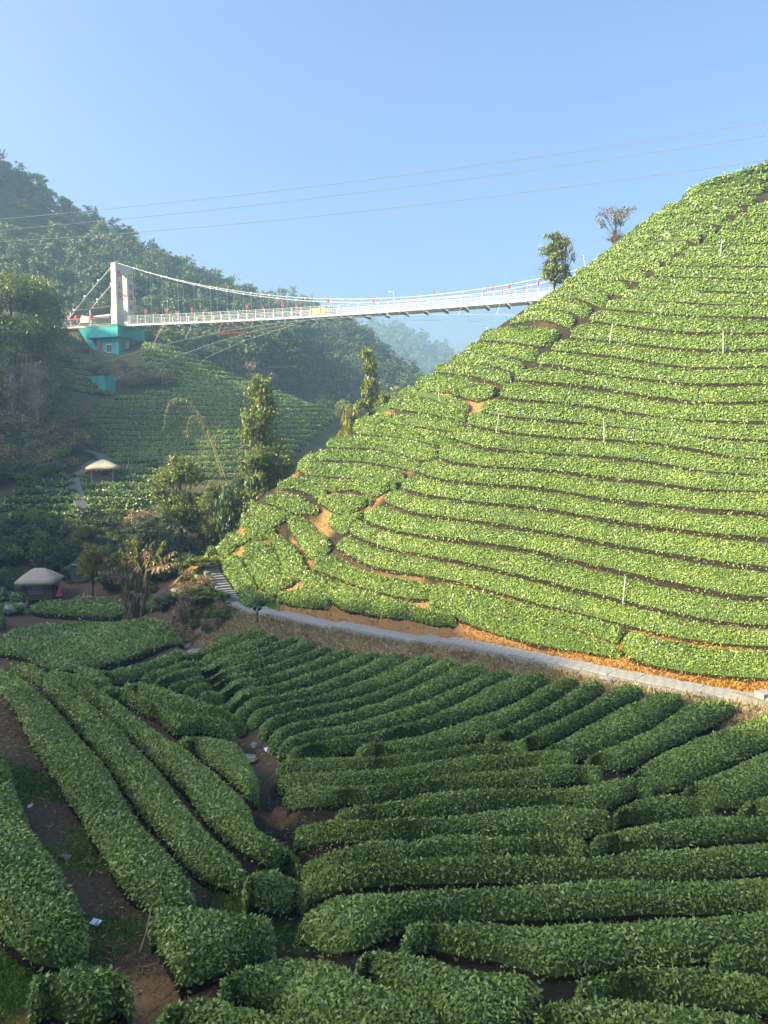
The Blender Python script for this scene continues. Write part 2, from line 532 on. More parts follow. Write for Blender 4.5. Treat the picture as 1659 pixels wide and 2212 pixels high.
# weights: moss, dry grass, orange soil
moss = np.zeros(_gx.shape); dry = np.zeros(_gx.shape); orange = np.zeros(_gx.shape)
for (u, v, r) in [(170,1850,.8),(15,2080,1.1),(560,1965,1.0),(600,2010,.6),(60,1690,.9),(590,1305,1.2),(1560,1525,1.0),(200,1800,.6),(110,1720,.5),(540,1500,.8),(700,1470,1),(250,2010,.5)]:
    moss = np.maximum(moss, blob(u, v, r))
side = (_gy - np.interp(_gx, PATH[np.argsort(PATH[:, 0]), 0], PATH[np.argsort(PATH[:, 0]), 1]))
dry = np.maximum(dry, np.clip(1.3 - np.abs(_pd - 1.6) / 1.6 + .5 * noise(gp, .7, 4), 0, 1) * (side < 0))
orange = np.maximum(orange, np.clip(1.6 - np.abs(_pd - 1.6) / 1.6 + .5 * noise(gp, .6, 8), 0, 1) * (side > 0))
hillmask = np.clip((_gx + 13) / 3, 0, 1) * np.clip((_gy - 30) / 2, 0, 1) * np.clip((90 - _gy) / 10, 0, 1) * (side > 0)
for (u, v, r) in [(715,1125,1.5),(705,1110,1.0),(940,855,1.0),(960,857,.8),(1033,872,1.3),(1045,868,1.0),(825,905,1.0),(890,997,.9),(660,1155,.9),(640,1165,.8),(620,1040,1.0),(520,1135,1.4),(500,1150,1.2),(545,1090,1.1),(1000,968,.7),(810,1080,.7),(730,1055,.6),(800,1035,.6),(670,1205,.8),(1015,948,.5)]:
    orange = np.maximum(orange, blob(u, v, r * .8, 1.4))
orange = np.maximum(orange, hillmask * np.clip(-.1 + .35 * noise(gp, .4, 11), 0, .5))
orange = np.maximum(orange, blob(340, 2150, .9)); orange = np.maximum(orange, blob(20, 2190, .8)); orange = np.maximum(orange, blob(610, 1770, .6))
fmask = np.clip((_gy - 68) / 6, 0, 1)
cola = gme.color_attributes.new('cover', 'FLOAT_COLOR', 'POINT')
cola.data.foreach_set('color', np.stack([moss, dry, orange, fmask], -1).astype(np.float32).ravel())
litter = np.clip(hillmask * 1.0 + .0, 0, 1) + np.clip((_gy - 8) / 3, 0, 1) * (side < 0) * (_gx > -3.5) * (_gy < 45) * (dry < .2)  # darker ground between hedge rows: leaf litter plus painted gap shade
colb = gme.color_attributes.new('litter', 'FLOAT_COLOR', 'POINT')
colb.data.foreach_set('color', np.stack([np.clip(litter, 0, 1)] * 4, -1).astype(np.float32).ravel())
m, nt, b = new_mat('ground_soil')
cb = N(nt, "ShaderNodeVertexColor", layer_name='litter')
ca = N(nt, "ShaderNodeVertexColor", layer_name='cover')
sep = N(nt, "ShaderNodeSeparateColor"); nt.links.new(ca.outputs[0], sep.inputs[0])
geo = N(nt, "ShaderNodeNewGeometry")
n1 = tex_noise(nt, 1.4, 8, .7, geo.outputs['Position']); n2 = tex_noise(nt, 14, 6, .7, geo.outputs['Position']); n3 = tex_noise(nt, 60, 3, .7, geo.outputs['Position'])
soil = ramp(nt, n2, [(.28, (.060, .042, .027)), (.5, (.135, .096, .060)), (.72, (.26, .20, .125))])
soil = mixc(nt, ramp(nt, n1, [(.45, (0, 0, 0)), (.65, (.6, .6, .6))]), soil, (.12, .070, .036))
drc = ramp(nt, n2, [(.3, (.20, .145, .07)), (.55, (.36, .29, .15)), (.75, (.50, .43, .25))])
orc = ramp(nt, n2, [(.28, (.17, .09, .04)), (.5, (.36, .21, .085)), (.75, (.50, .34, .13))])
msc = ramp(nt, n2, [(.3, (.045, .085, .014)), (.55, (.11, .18, .028)), (.8, (.20, .27, .05))])
frc = ramp(nt, n1, [(.3, (.05, .06, .025)), (.55, (.10, .10, .045)), (.75, (.19, .16, .09))])
litter_shade = ramp(nt, n2, [(.3, (.018, .015, .009)), (.55, (.042, .034, .020)), (.8, (.09, .07, .04))])
c_ = mixc(nt, ca.outputs[1], soil, frc); c_ = mixc(nt, cb.outputs[0], c_, litter_shade)
c_ = mixc(nt, sep.outputs[1], c_, drc); c_ = mixc(nt, sep.outputs[2], c_, orc); c_ = mixc(nt, sep.outputs[0], c_, msc)
nt.links.new(c_, b.inputs['Base Color']); b.inputs['Roughness'].default_value = .95; b.inputs['Specular IOR Level'].default_value = .15
ad = N(nt, "ShaderNodeMath", operation='ADD'); nt.links.new(n2, ad.inputs[0]); nt.links.new(n3, ad.inputs[1])
bump(nt, b, ad.outputs[0], .9, .06)
tag(link('ground', gme, m), kind='structure')

# ------------------------------------------------------------------ tea hedges
ORD = ['first', 'second', 'third', 'fourth', 'fifth', 'sixth', 'seventh', 'eighth', 'ninth', 'tenth', 'eleventh', 'twelfth', 'thirteenth', 'fourteenth',
       'fifteenth', 'sixteenth', 'seventeenth', 'eighteenth', 'nineteenth', 'twentieth', 'twenty-first', 'twenty-second', 'twenty-third', 'twenty-fourth',
       'twenty-fifth', 'twenty-sixth', 'twenty-seventh', 'twenty-eighth', 'twenty-ninth', 'thirtieth', 'thirty-first', 'thirty-second', 'thirty-third']

# --- shaded field between the drain and the path: rows fan out from the drain to the bank (far row first)
S = [
 px('T1', [(1130,392),(1290,318),(1450,262)], 'T2', [(0,190),(90,172)]),
 px('T1', [(910,482),(1100,430),(1280,380),(1450,330)], 'T2', [(0,275),(100,230),(195,192)]),
 px('T1', [(1075,497),(1260,455),(1440,405)], 'T2', [(0,345),(160,270),(330,192)]),
 px('T1', [(1180,537),(1300,500),(1480,450)], 'T2', [(0,402),(250,315),(450,238)]),
 px('T1', [(1265,574),(1380,530),(1500,495)], 'T2', [(0,460),(300,365),(535,265)]),
 px('T1', [(1395,624),(1450,580),(1530,552)], 'T2', [(0,520),(250,462),(480,375),(690,272)]),
 px('T1', [(1505,684),(1560,620)], 'T2', [(0,585),(300,520),(600,420),(865,275)]),
 px('T2', [(-64,735),(-30,685),(30,650),(200,615),(380,580),(700,470),(1040,308)]),
 px('T2', [(20,775),(40,735),(120,705),(300,655),(620,590),(900,500),(1080,400),(1205,318)]),
 px('T2', [(80,860),(90,800),(180,750),(500,690),(800,620),(1100,490),(1370,348)]),
 px('T2', [(150,940),(180,850),(300,795),(560,765),(850,690),(1200,560),(1400,460),(1530,408)]),
 px('T2', [(210,975),(280,905),(450,870),(850,800),(1150,700),(1400,570),(1600,470),(1719,425)])]
gA = 'shaded tea rows between the drain and the stone path'
hedge('small shaded tea clump at the far tip of the field beside the drain', gA, px('T1', [(1385,255),(1450,238),(1535,185)]), px('T1', [(1370,220),(1440,172),(1530,160)]))
hedge('short far tea row below the bank, farthest of the fanned shaded rows', gA, S[0], px('T1', [(1285,295),(1400,235),(1540,180)], 'T2', [(0,150),(80,155)]), maxw=1.5)
for k in range(11):
    hedge('%s full-length shaded tea row counting from the far end of the fan' % ORD[k], gA, S[k + 1], S[k], maxw=2.0, h=.58, inset=-.1)
R = [  # near foot line, far foot line
 (px('T2', [(215,990),(400,975),(640,955),(700,905),(850,870),(1100,820),(1400,720),(1659,620)], 'T3', [(0,612),(150,540),(290,465)]), S[11],
  'shaded tea row whose near side is joined by a shorter row partway'),
 (px('T2', [(670,960),(900,975),(1200,935),(1350,890),(1510,855),(1659,790)], 'T3', [(0,760),(250,640),(490,482)]),
  px('T2', [(660,920),(850,870),(1100,820),(1400,720),(1659,620)], 'T3', [(0,612),(150,540),(290,465)]), 'shaded tea row beginning mid-field against the row behind it'),
 (px('T2', [(1510,872),(1659,868)], 'T3', [(0,872),(40,870),(300,740),(500,640),(645,515)]), px('T2', [(1500,858),(1560,820),(1659,785)], 'T3', [(0,760),(250,640),(490,482)]),
  'narrow shaded tea row tapering to a point mid-field'),
 (px('T3', [(60,905),(130,918),(215,920),(400,810),(700,660),(925,545)]), px('T3', [(40,880),(150,815),(300,740),(500,640),(645,515)]), 'shaded tea row ending at a dark notch, below a pale square stone'),
 (px('T3', [(240,950),(370,1000),(480,990),(600,930),(900,790),(1060,690),(1165,605)]), px('T3', [(225,920),(400,805),(700,660),(925,545)]), 'broad shaded tea row right of the pale square stone'),
 (px('T3', [(520,1022),(600,1050),(750,1070),(950,960),(1300,780),(1520,650)]), px('T3', [(490,978),(600,925),(900,785),(1060,685),(1165,600)]), 'shaded tea row with a sunlit far tip beside the path'),
 (px('T3', [(850,1110),(940,1190),(1110,1190),(1300,1080),(1480,1010),(1659,920),(1800,860)]), px('T3', [(770,1080),(950,960),(1300,780),(1520,650),(1659,612),(1800,575)]), 'broad shaded tea row running off the right edge just below the path'),
 (px('T3', [(1150,1210),(1300,1290),(1500,1310),(1659,1220),(1800,1150)]), px('T3', [(1120,1190),(1300,1080),(1480,1005),(1659,925),(1800,860)]), 'shaded tea row at the right edge behind the oval bush'),
 (px('L2', [(1540,785),(1659,825),(1720,840)]), px('L2', [(1515,772),(1590,725),(1659,690),(1720,660)]), 'stub of a shaded tea row at the right edge below mid height'),
 (px('T2', [(160,1090),(300,1080),(600,1092),(850,1068),(1050,1045),(1250,1000),(1659,958)], 'T3', [(130,938)]),
  px('T2', [(130,1050),(220,995),(350,968),(640,962),(850,985),(1100,950),(1300,905),(1500,868),(1659,872)], 'T3', [(120,912)]), 'first long level tea row below the fanned rows'),
 (px('T2', [(190,1200),(400,1190),(700,1150)], 'L2', [(0,650),(250,605),(500,590),(650,570),(790,560)]),
  px('T2', [(150,1100),(300,1085),(600,1095)], 'L2', [(0,600),(300,555),(620,512),(690,512),(830,545)]), 'second long level tea row below the fanned rows'),
 (px('T2', [(230,1300),(420,1240)], 'L2', [(-80,750),(0,725),(150,690),(400,675),(700,660),(850,640),(940,612)]),
  px('T2', [(180,1210),(400,1195),(700,1155)], 'L2', [(0,655),(250,608),(500,593),(700,570),(830,550),(900,570),(935,600)]), 'third long level tea row, its right end by a tuft of dry stems'),
 (px('L2', [(-215,830),(-100,825),(0,815),(200,800),(420,760),(640,740),(800,742),(900,765),(980,772),(1040,715),(1160,672)]),
  px('L2', [(-200,775),(-80,748),(0,728),(150,698),(400,678),(700,664),(850,645),(950,610),(1100,620),(1165,662)]), 'fourth long level tea row, stepped at its right end'),
 (px('T5', [(165,130),(300,115)], 'L2', [(0,905),(300,885),(560,880),(700,870),(800,865),(870,905),(900,900),(970,812)]),
  px('T5', [(150,70),(300,45)], 'L2', [(0,828),(200,803),(420,763),(640,740),(770,740),(840,762),(970,795)]), 'fifth long level tea row with a lumpy right end'),
 (px('L2', [(110,965),(400,960),(600,970),(800,955),(880,940)]), px('L2', [(95,940),(200,892),(430,900),(600,882),(760,867),(870,915)]), 'short tea row tucked under the lumpy end of a longer one'),
 (px('T5', [(190,260),(350,205),(500,185),(590,172)]), px('T5', [(175,225),(220,185),(400,135),(540,118),(580,150)]), 'short tea row beside the reddish drain, left of mid-field'),
 (px('L2', [(900,942),(1100,945),(1300,915),(1500,905),(1659,885),(1740,880)]), px('L2', [(890,905),(980,850),(1200,810),(1400,780),(1600,780),(1659,800),(1740,810)]), 'broad tea row at the right edge in front of the oval bush'),
 (px('L2', [(1000,825),(1100,830),(1250,800),(1430,778)]), px('L2', [(990,790),(1040,730),(1150,690),(1280,685),(1420,740)]), 'oval tea bush alone between the long rows on the right'),
 (px('T5', [(190,325),(320,295)], 'L2', [(0,1085),(300,1080),(560,1075),(800,1080),(1000,1060),(1330,1070),(1400,1050),(1659,1040),(1740,1035)]),
  px('T5', [(195,265),(350,215),(500,190)], 'L2', [(0,995),(300,968),(700,968),(1000,950),(1300,925),(1659,893),(1740,880)]), 'longest level tea row crossing the lower field to the right edge'),
 (px('T5', [(170,470),(260,540),(350,568),(480,480),(560,430),(700,408)], 'L2', [(300,1232),(600,1238),(850,1228),(1150,1203),(1400,1218),(1659,1193),(1740,1190)]),
  px('T5', [(160,400),(200,345),(330,300)], 'L2', [(0,1092),(300,1083),(700,1085),(1000,1065),(1250,1070),(1330,1085),(1450,1052),(1600,1040),(1659,1045),(1740,1050)]), 'wide tea row with a tall rounded left end over the dark hollow'),
 (px('L2', [(100,1340),(300,1390),(550,1420),(640,1470),(700,1490),(850,1470),(1000,1430),(1200,1432),(1420,1402),(1659,1365),(1740,1355)]),
  px('L2', [(65,1300),(150,1255),(300,1240),(600,1242),(850,1232),(1150,1207),(1300,1212),(1400,1222),(1659,1197),(1740,1195)]), 'wide tea row third from the bottom edge, sagging in the middle'),
 (px('L2', [(1430,1440),(1659,1482),(1740,1500)]), px('L2', [(1412,1415),(1500,1390),(1659,1370),(1740,1365)]), 'stub of a tea row at the right edge near the bottom'),
 (px('L2', [(840,1575),(1100,1580),(1300,1600),(1659,1640),(1740,1650)]), px('L2', [(832,1535),(920,1450),(1050,1437),(1400,1437),(1500,1457),(1659,1484),(1740,1500)]), 'tea row second from the bottom right corner'),
 (px('L2', [(650,1740),(1000,1800),(1659,1850)]), px('L2', [(655,1640),(760,1577),(1000,1562),(1200,1592),(1659,1652)]), 'tea row filling the bottom right corner'),
 (px('T5', [(395,610),(540,690),(700,800),(800,860),(900,880)], 'T6', [(60,830),(120,760)]), px('T5', [(370,575),(430,510),(500,490),(600,500),(760,552),(930,572)], 'T6', [(60,575),(130,640)]), 'broad tea bush by the dark hollow near the bottom centre'),
 (px('T4', [(830,690),(952,740)], 'T5', [(100,785),(300,860),(600,900)]), px('T4', [(815,645),(900,585)], 'T5', [(60,525),(150,498),(250,520),(400,598),(560,690),(700,790)]), 'broad tea bush left of bottom centre, sloping down to the right'),
 (px('T4', [(600,830),(952,900)], 'T5', [(150,920)]), px('T4', [(605,770),(660,700),(800,668),(940,735)], 'T5', [(130,795)]), 'tea bush cut by the bottom edge beside the bare path'),
]
for lo, up, lab in R:
    hedge(lab, gA, lo, up, h=.66, maxw=2.5, inset=-.09)
gB = 'shaded tea rows left of the drain'
hedge('large tea bush beside the leaning stick on the bare path', gB, px('T4', [(570,470),(620,570),(650,665),(690,690),(800,640),(952,578)], 'T5', [(25,560),(75,500)]),
      px('T4', [(555,385),(640,330),(730,318),(830,350),(952,425)], 'T5', [(60,475)]), h=.85, maxw=2.6)
hedge('small round tea bush alone at the head of the dark hollow', gB, px('T5', [(-35,335),(20,385),(100,400),(150,390),(185,335)]), px('T5', [(-38,270),(0,215),(60,203),(120,235),(172,290)]), h=.85)
hedge('square tea bush at the bottom left beside orange soil', gB, px('T4', [(120,745),(200,800),(400,810),(495,745)]), px('T4', [(102,680),(170,612),(300,580),(400,580),(490,660)]), h=.8)
hedge('wide tea hedge on the left edge beyond the bare path', gB, px('T4', [(-60,-180),(-60,100),(-50,330),(0,475),(70,540),(150,605),(250,590)]), px('L1', [(-60,380),(0,470),(60,610),(150,850),(260,1005),(370,1180),(390,1280)]), h=.85, maxw=2.6)
hedge('first long tea row along the bare path on the left slope', gB, px('L1', [(-60,180),(0,235),(40,305),(100,380),(150,510),(240,630),(330,775),(430,935),(500,1055),(580,1170),(650,1215)]),
      px('T1', [(-40,372),(60,395),(200,490),(330,600),(420,690),(500,790),(590,890),(720,1035),(800,1165),(880,1300)], 'T4', [(600,100),(680,205),(755,290)]), h=.8, maxw=2.0)
hedge('second long tea row on the left slope with dark gaps beside it', gB, px('T1', [(80,400),(260,520),(420,680),(500,790),(600,910),(740,1060),(800,1180),(880,1310)], 'T4', [(620,110),(690,210),(780,295),(860,292)]),
      px('T1', [(130,370),(330,430),(480,530),(620,630),(750,750),(940,925),(1090,1050),(1120,1130),(1230,1280)], 'T4', [(800,70),(880,140),(950,200)]), h=.8, maxw=2.0)
hedge('third long tea row on the left slope ending by the drain', gB, px('T1', [(500,545),(640,650),(770,790),(940,940),(1080,1060),(1130,1150),(1240,1200),(1260,1300)], 'L1', [(900,830),(1050,960),(1200,1040),(1290,1030)]),
      px('T1', [(600,530),(760,600),(880,690),(1000,765),(1140,870),(1330,985),(1450,1085),(1560,1175),(1659,1280)], 'L1', [(1090,860),(1240,910),(1305,965)]), h=.8, maxw=2.0)
hedge('stubby tea row on the left slope beside the drain litter', gB, px('T1', [(1160,900),(1330,990),(1450,1090),(1560,1180),(1640,1290)], 'L1', [(1060,710)]), px('T1', [(1150,880),(1210,850),(1350,820),(1530,832),(1590,905),(1645,1010)], 'L1', [(1125,660)]), h=.8, maxw=3.2)
hedge('tea row on the left slope narrowing toward the small flat', gB, px('T1', [(655,560),(850,625),(1000,705),(1150,850),(1230,820),(1400,810),(1530,828)]), px('T1', [(640,545),(720,508),(830,540),(950,605),(1130,676),(1350,728),(1500,758),(1535,805)]), h=.75, maxw=2.6)
hedge('farthest tea row of the left slope, dipping to the drain head', gB, px('T1', [(830,545),(950,605),(1130,676),(1350,728),(1540,795),(1585,775)]), px('T1', [(780,502),(900,482),(1080,508),(1250,578),(1400,648),(1590,748)]), h=.75, maxw=1.9)
hedge('thin tea row at the back of the left slope below the flat plot', gB, px('T1', [(330,470),(500,515),(620,545),(720,515)]), px('T1', [(300,432),(480,462),(690,484),(730,502)]), h=.7, maxw=1.6)
gC = 'tea plots on the valley flat'
hedge('wide flat tea plot on the valley floor, evenly clipped', gC, px('T1', [(-60,335),(0,335),(120,345),(240,375),(320,415),(500,440),(600,415),(760,390),(880,345),(1050,285),(1190,262)]),
      px('T1', [(-60,150),(20,85),(100,57),(240,72),(560,77),(830,88),(900,42),(1000,12),(1060,7),(1110,45),(1210,140)]), h=.8, maxw=30, box=.3, dens=.9, lump=.07)
hedge('separate long tea row along the front of the flat plot', gC, px('T1', [(490,458),(600,470),(740,500),(870,475),(1060,400),(1250,330)]), px('T1', [(480,442),(560,427),(730,402),(860,362),(1050,292),(1180,267),(1250,290)]), h=.8, maxw=2.2)
hedge('low tea plot in front of the thatched hut', gC, px('L10', [(235,880),(400,890),(600,905),(960,920),(1040,885)]), px('L10', [(270,762),(500,748),(780,752),(830,712),(940,702),(1000,760)]), h=.8, maxw=30, box=.35, lump=.06)
hedge('small tea patch right of the withered banana stems', gC, px('L10', [(1200,850),(1260,845),(1330,830)]), px('L10', [(1205,725),(1250,705),(1330,780)]), h=.8, maxw=30, box=.4)
hedge('rounded tea bush touching the left wall of the hut', gC, px('L10', [(90,800),(150,805),(225,790)]), px('L10', [(85,720),(120,680),(190,690),(220,740)]), h=1.1, maxw=4)
hedge('rounded tea bush on the left edge level with the hut roof', gC, px('L10', [(-40,770),(20,780),(75,755)]), px('L10', [(-40,650),(10,640),(60,670)]), h=1.2, maxw=5)
hedge('low tea bush left of the pale rocks by the hut', gC, px('L10', [(-30,870),(60,875),(205,860)]), px('L10', [(-30,790),(60,775),(200,800)]), h=.9, maxw=4)
hedge('dark tea bush on the left edge below the pale rocks', gC, px('L10', [(-40,1000),(20,1000),(45,960)]), px('L10', [(-40,870),(10,860),(50,900)]), h=1.0, maxw=4)

# --- sunlit hill, right of the footpath groove: dark lines between rows from the crest down
H = [
 px('U1', [(930,200),(952,192),(1000,182)]),
 px('U1', [(880,235),(952,222),(1000,215)]),
 px('U1', [(835,262),(900,256),(1000,250)]),
 px('U1', [(780,305),(860,300),(1000,298)]),
 px('U1', [(715,348),(800,342),(1000,345)]),
 px('U1', [(650,390),(800,388),(1000,390)]),
 px('U1', [(598,427),(760,428),(1000,432)]),
 px('U1', [(530,467),(700,470),(860,475),(1000,480)]),
 px('U1', [(468,505),(620,515),(800,525),(1000,530)]),
 px('U1', [(413,547),(560,560),(760,572),(1000,577)]),
 px('U1', [(350,588),(480,598),(640,612),(800,618),(1000,622)]),
 px('U1', [(290,630),(400,645),(500,662),(700,682),(850,680),(1000,680)]),
 px('U1', [(212,697),(400,711),(600,735),(730,746),(850,744),(1000,738)]),
 px('U2', [(145,78),(300,87),(500,115),(620,140),(760,146),(1000,137)]),
 px('U2', [(90,127),(200,132),(300,160),(500,185),(700,207),(1000,205)]),
 px('U2', [(25,188),(200,203),(350,217),(500,245),(750,277),(1000,268)]),
 px('U4', [(712,250),(800,266)], 'U2', [(200,272),(380,297),(600,335),(800,347),(1000,346)]),
 px('U4', [(640,303),(700,325)], 'U2', [(0,331),(200,341),(350,357),(560,382),(700,402),(1000,420)]),
 px('U4', [(600,355),(700,380)], 'U2', [(0,387),(150,400),(360,409),(560,426),(700,446),(830,480),(1000,494)]),
 px('U4', [(540,405),(600,430),(700,450)], 'U2', [(0,456),(200,466),(400,477),(600,502),(720,536),(1000,548)]),
 px('U4', [(490,480),(600,511),(700,518)], 'U2', [(0,520),(170,526),(350,551),(550,571),(700,601),(1000,610)]),
 px('U4', [(412,532),(500,566),(600,580)], 'U2', [(0,586),(150,593),(300,626),(500,651),(700,671),(1000,694)]),
 px('U4', [(348,592),(420,612),(560,646),(700,654)], 'U2', [(150,668),(300,701),(430,721),(600,745),(760,768),(1000,786)]),
 px('U4', [(285,642),(400,690),(560,716),(700,727)], 'U3', [(0,66),(150,96),(260,111),(400,141),(560,166),(750,201),(1000,232)]),
 px('U5', [(205,45),(330,92),(450,112),(620,131)], 'U3', [(0,146),(150,171),(300,216),(450,246),(600,281),(750,311),(840,341),(1000,342)]),
 px('U5', [(160,98),(240,131),(300,156),(450,181),(600,211)], 'U3', [(0,246),(130,276),(250,311),(400,341),(520,376),(700,411),(800,441),(1000,447)]),
 px('U5', [(108,152),(200,206),(260,231),(400,251),(560,281),(680,308)], 'U3', [(0,331),(150,376),(300,406),(450,441),(570,481),(750,511),(1000,524)]),
]
gD = 'sunlit tea rows right of the footpath groove'
for k in range(len(H)):
    H[k][0] += [4, 0]
for k in range(len(H) - 1):
    lab = '%s sunlit tea row down from the crest, right of the dark footpath groove' % ORD[k]
    if k == 14:
        hedge('short stub of a sunlit tea row beside the footpath groove, cut off by a gap', gD, px('U2', [(25,188),(200,203),(265,205)]), px('U2', [(30,160),(90,127),(200,132),(295,165)]), h=.75, maxw=1.9, inset=-.03, ter=.3, minpx=2.3, spread=.32)
        hedge('sunlit tea row starting at a gap, its stub lying to the left', gD, px('U2', [(268,207),(350,217),(500,245),(750,277),(1000,268)]), px('U2', [(275,185),(330,162),(500,187),(700,207),(1000,205)]), h=.75, maxw=1.9, inset=-.03, ter=.3, minpx=2.3, spread=.32)
        continue
    hedge(lab, gD, H[k + 1], H[k], h=.75, maxw=1.9, inset=-.03, ter=.3, minpx=2.3, spread=.32, caps=(True, False))
k = len(H) - 1
hedge('lowest long sunlit tea row above the orange grass by the path', gD, px('U3', [(430,556),(560,600),(760,632),(1000,645)]), px('U3', [(440,445),(570,483),(750,513),(1000,526)]), h=.8, maxw=2.2, caps=(True, False))
hedge('sunlit tea row whose lower left end drops into shade', gD, px('U5', [(460,345),(560,362),(660,385)], 'U3', [(0,412),(130,427),(280,462),(420,512)]), px('U5', [(455,305),(475,270),(560,281),(680,308)], 'U3', [(0,331),(150,376),(300,406),(440,440)]), h=.62, maxw=2.0)
hedge('tea row at the foot of the hill, its near side in shadow', gD, px('U5', [(490,388),(580,420),(700,470),(800,495),(900,520)], 'U3', [(130,522),(250,537),(410,562)]), px('U5', [(455,340),(520,345),(640,372)], 'U3', [(0,412),(130,427),(280,462),(425,515)]), h=.75, maxw=2.0)
hedge('tea row above the stone path bending down to a shaded right end', gD, px('U5', [(-10,290),(90,345),(150,385),(300,412),(400,422),(520,452),(572,432)]), px('U5', [(0,222),(90,252),(180,290),(300,326),(400,348),(480,382),(560,412)]), h=.75, maxw=2.0)
hedge('curved sunlit tea row second above the stone path at the left', gD, px('U5', [(30,235),(90,255),(180,292),(300,328),(420,352),(475,345)]), px('U5', [(45,190),(108,155),(200,208),(260,232),(400,252),(480,275)]), h=.7, maxw=2.0, ter=.5)
hedge('short tea bush at the corner of the stone path under the hill', gD, px('U5', [(-100,350),(-20,375),(85,378)]), px('U5', [(-95,330),(-40,290),(50,300),(90,345)]), h=.75, maxw=2.0)

# --- sunlit hill, left of the groove
FG = px('U1', [(1000,135),(952,168),(860,238),(800,272),(740,312),(700,332),(640,383),(550,438),(480,488),(400,538),(335,578),(270,618),(205,680),(130,738)], 'U4', [(850,118),(800,168),(735,200),(715,235)])
gE = 'sunlit tea rows left of the footpath groove'
HL = [px('U1', [(700,140),(790,98),(880,70),(1000,22)]),
 px('U1', [(655,170),(750,128),(860,108),(1000,60)]),
 px('U1', [(660,178),(760,160),(880,135),(1000,105)]),
 px('U1', [(640,196),(760,180),(880,160),(960,155)]),
 px('U1', [(570,232),(700,214),(800,200),(910,195)]),
 px('U1', [(505,268),(650,246),(760,233),(860,234)]),
 px('U1', [(452,302),(600,276),(720,264),(800,270)]),
 px('U1', [(405,334),(560,308),(680,296),(742,308)]),
 px('U1', [(352,368),(500,345),(620,328),(700,330)]),
 px('U1', [(322,400),(450,378),(560,366),(640,380)]),
 px('U1', [(285,432),(420,408),(520,402),(598,408)]),
 px('U1', [(240,468),(380,442),(470,434),(545,440)]),
 px('U1', [(195,505),(330,476),(420,470),(480,486)]),
 px('U1', [(150,544),(280,514),(350,506),(400,536)]),
 px('U1', [(100,580),(220,552),(300,548),(335,576)]),
 px('U1', [(50,610),(170,590),(240,592),(270,616)]),
 px('U1', [(-5,650),(110,625),(190,640),(225,655)]),
 px('U4', [(650,40),(760,48),(840,58),(905,68)]),
 px('U4', [(592,92),(700,90),(800,102),(850,120)]),
 px('U4', [(540,122),(660,124),(740,140),(800,165)]),
 px('U4', [(480,160),(590,168),(680,180),(735,200)])]
for k in range(len(HL)):
    HL[k][-1] += [-7, 2]
for k in range(len(HL) - 1):
    hedge('%s sunlit tea row down from the crest, left of the dark footpath groove' % ORD[k], gE, HL[k + 1], HL[k], h=.72, maxw=1.7, inset=-.03, ter=.3, minpx=2.3, spread=.32)
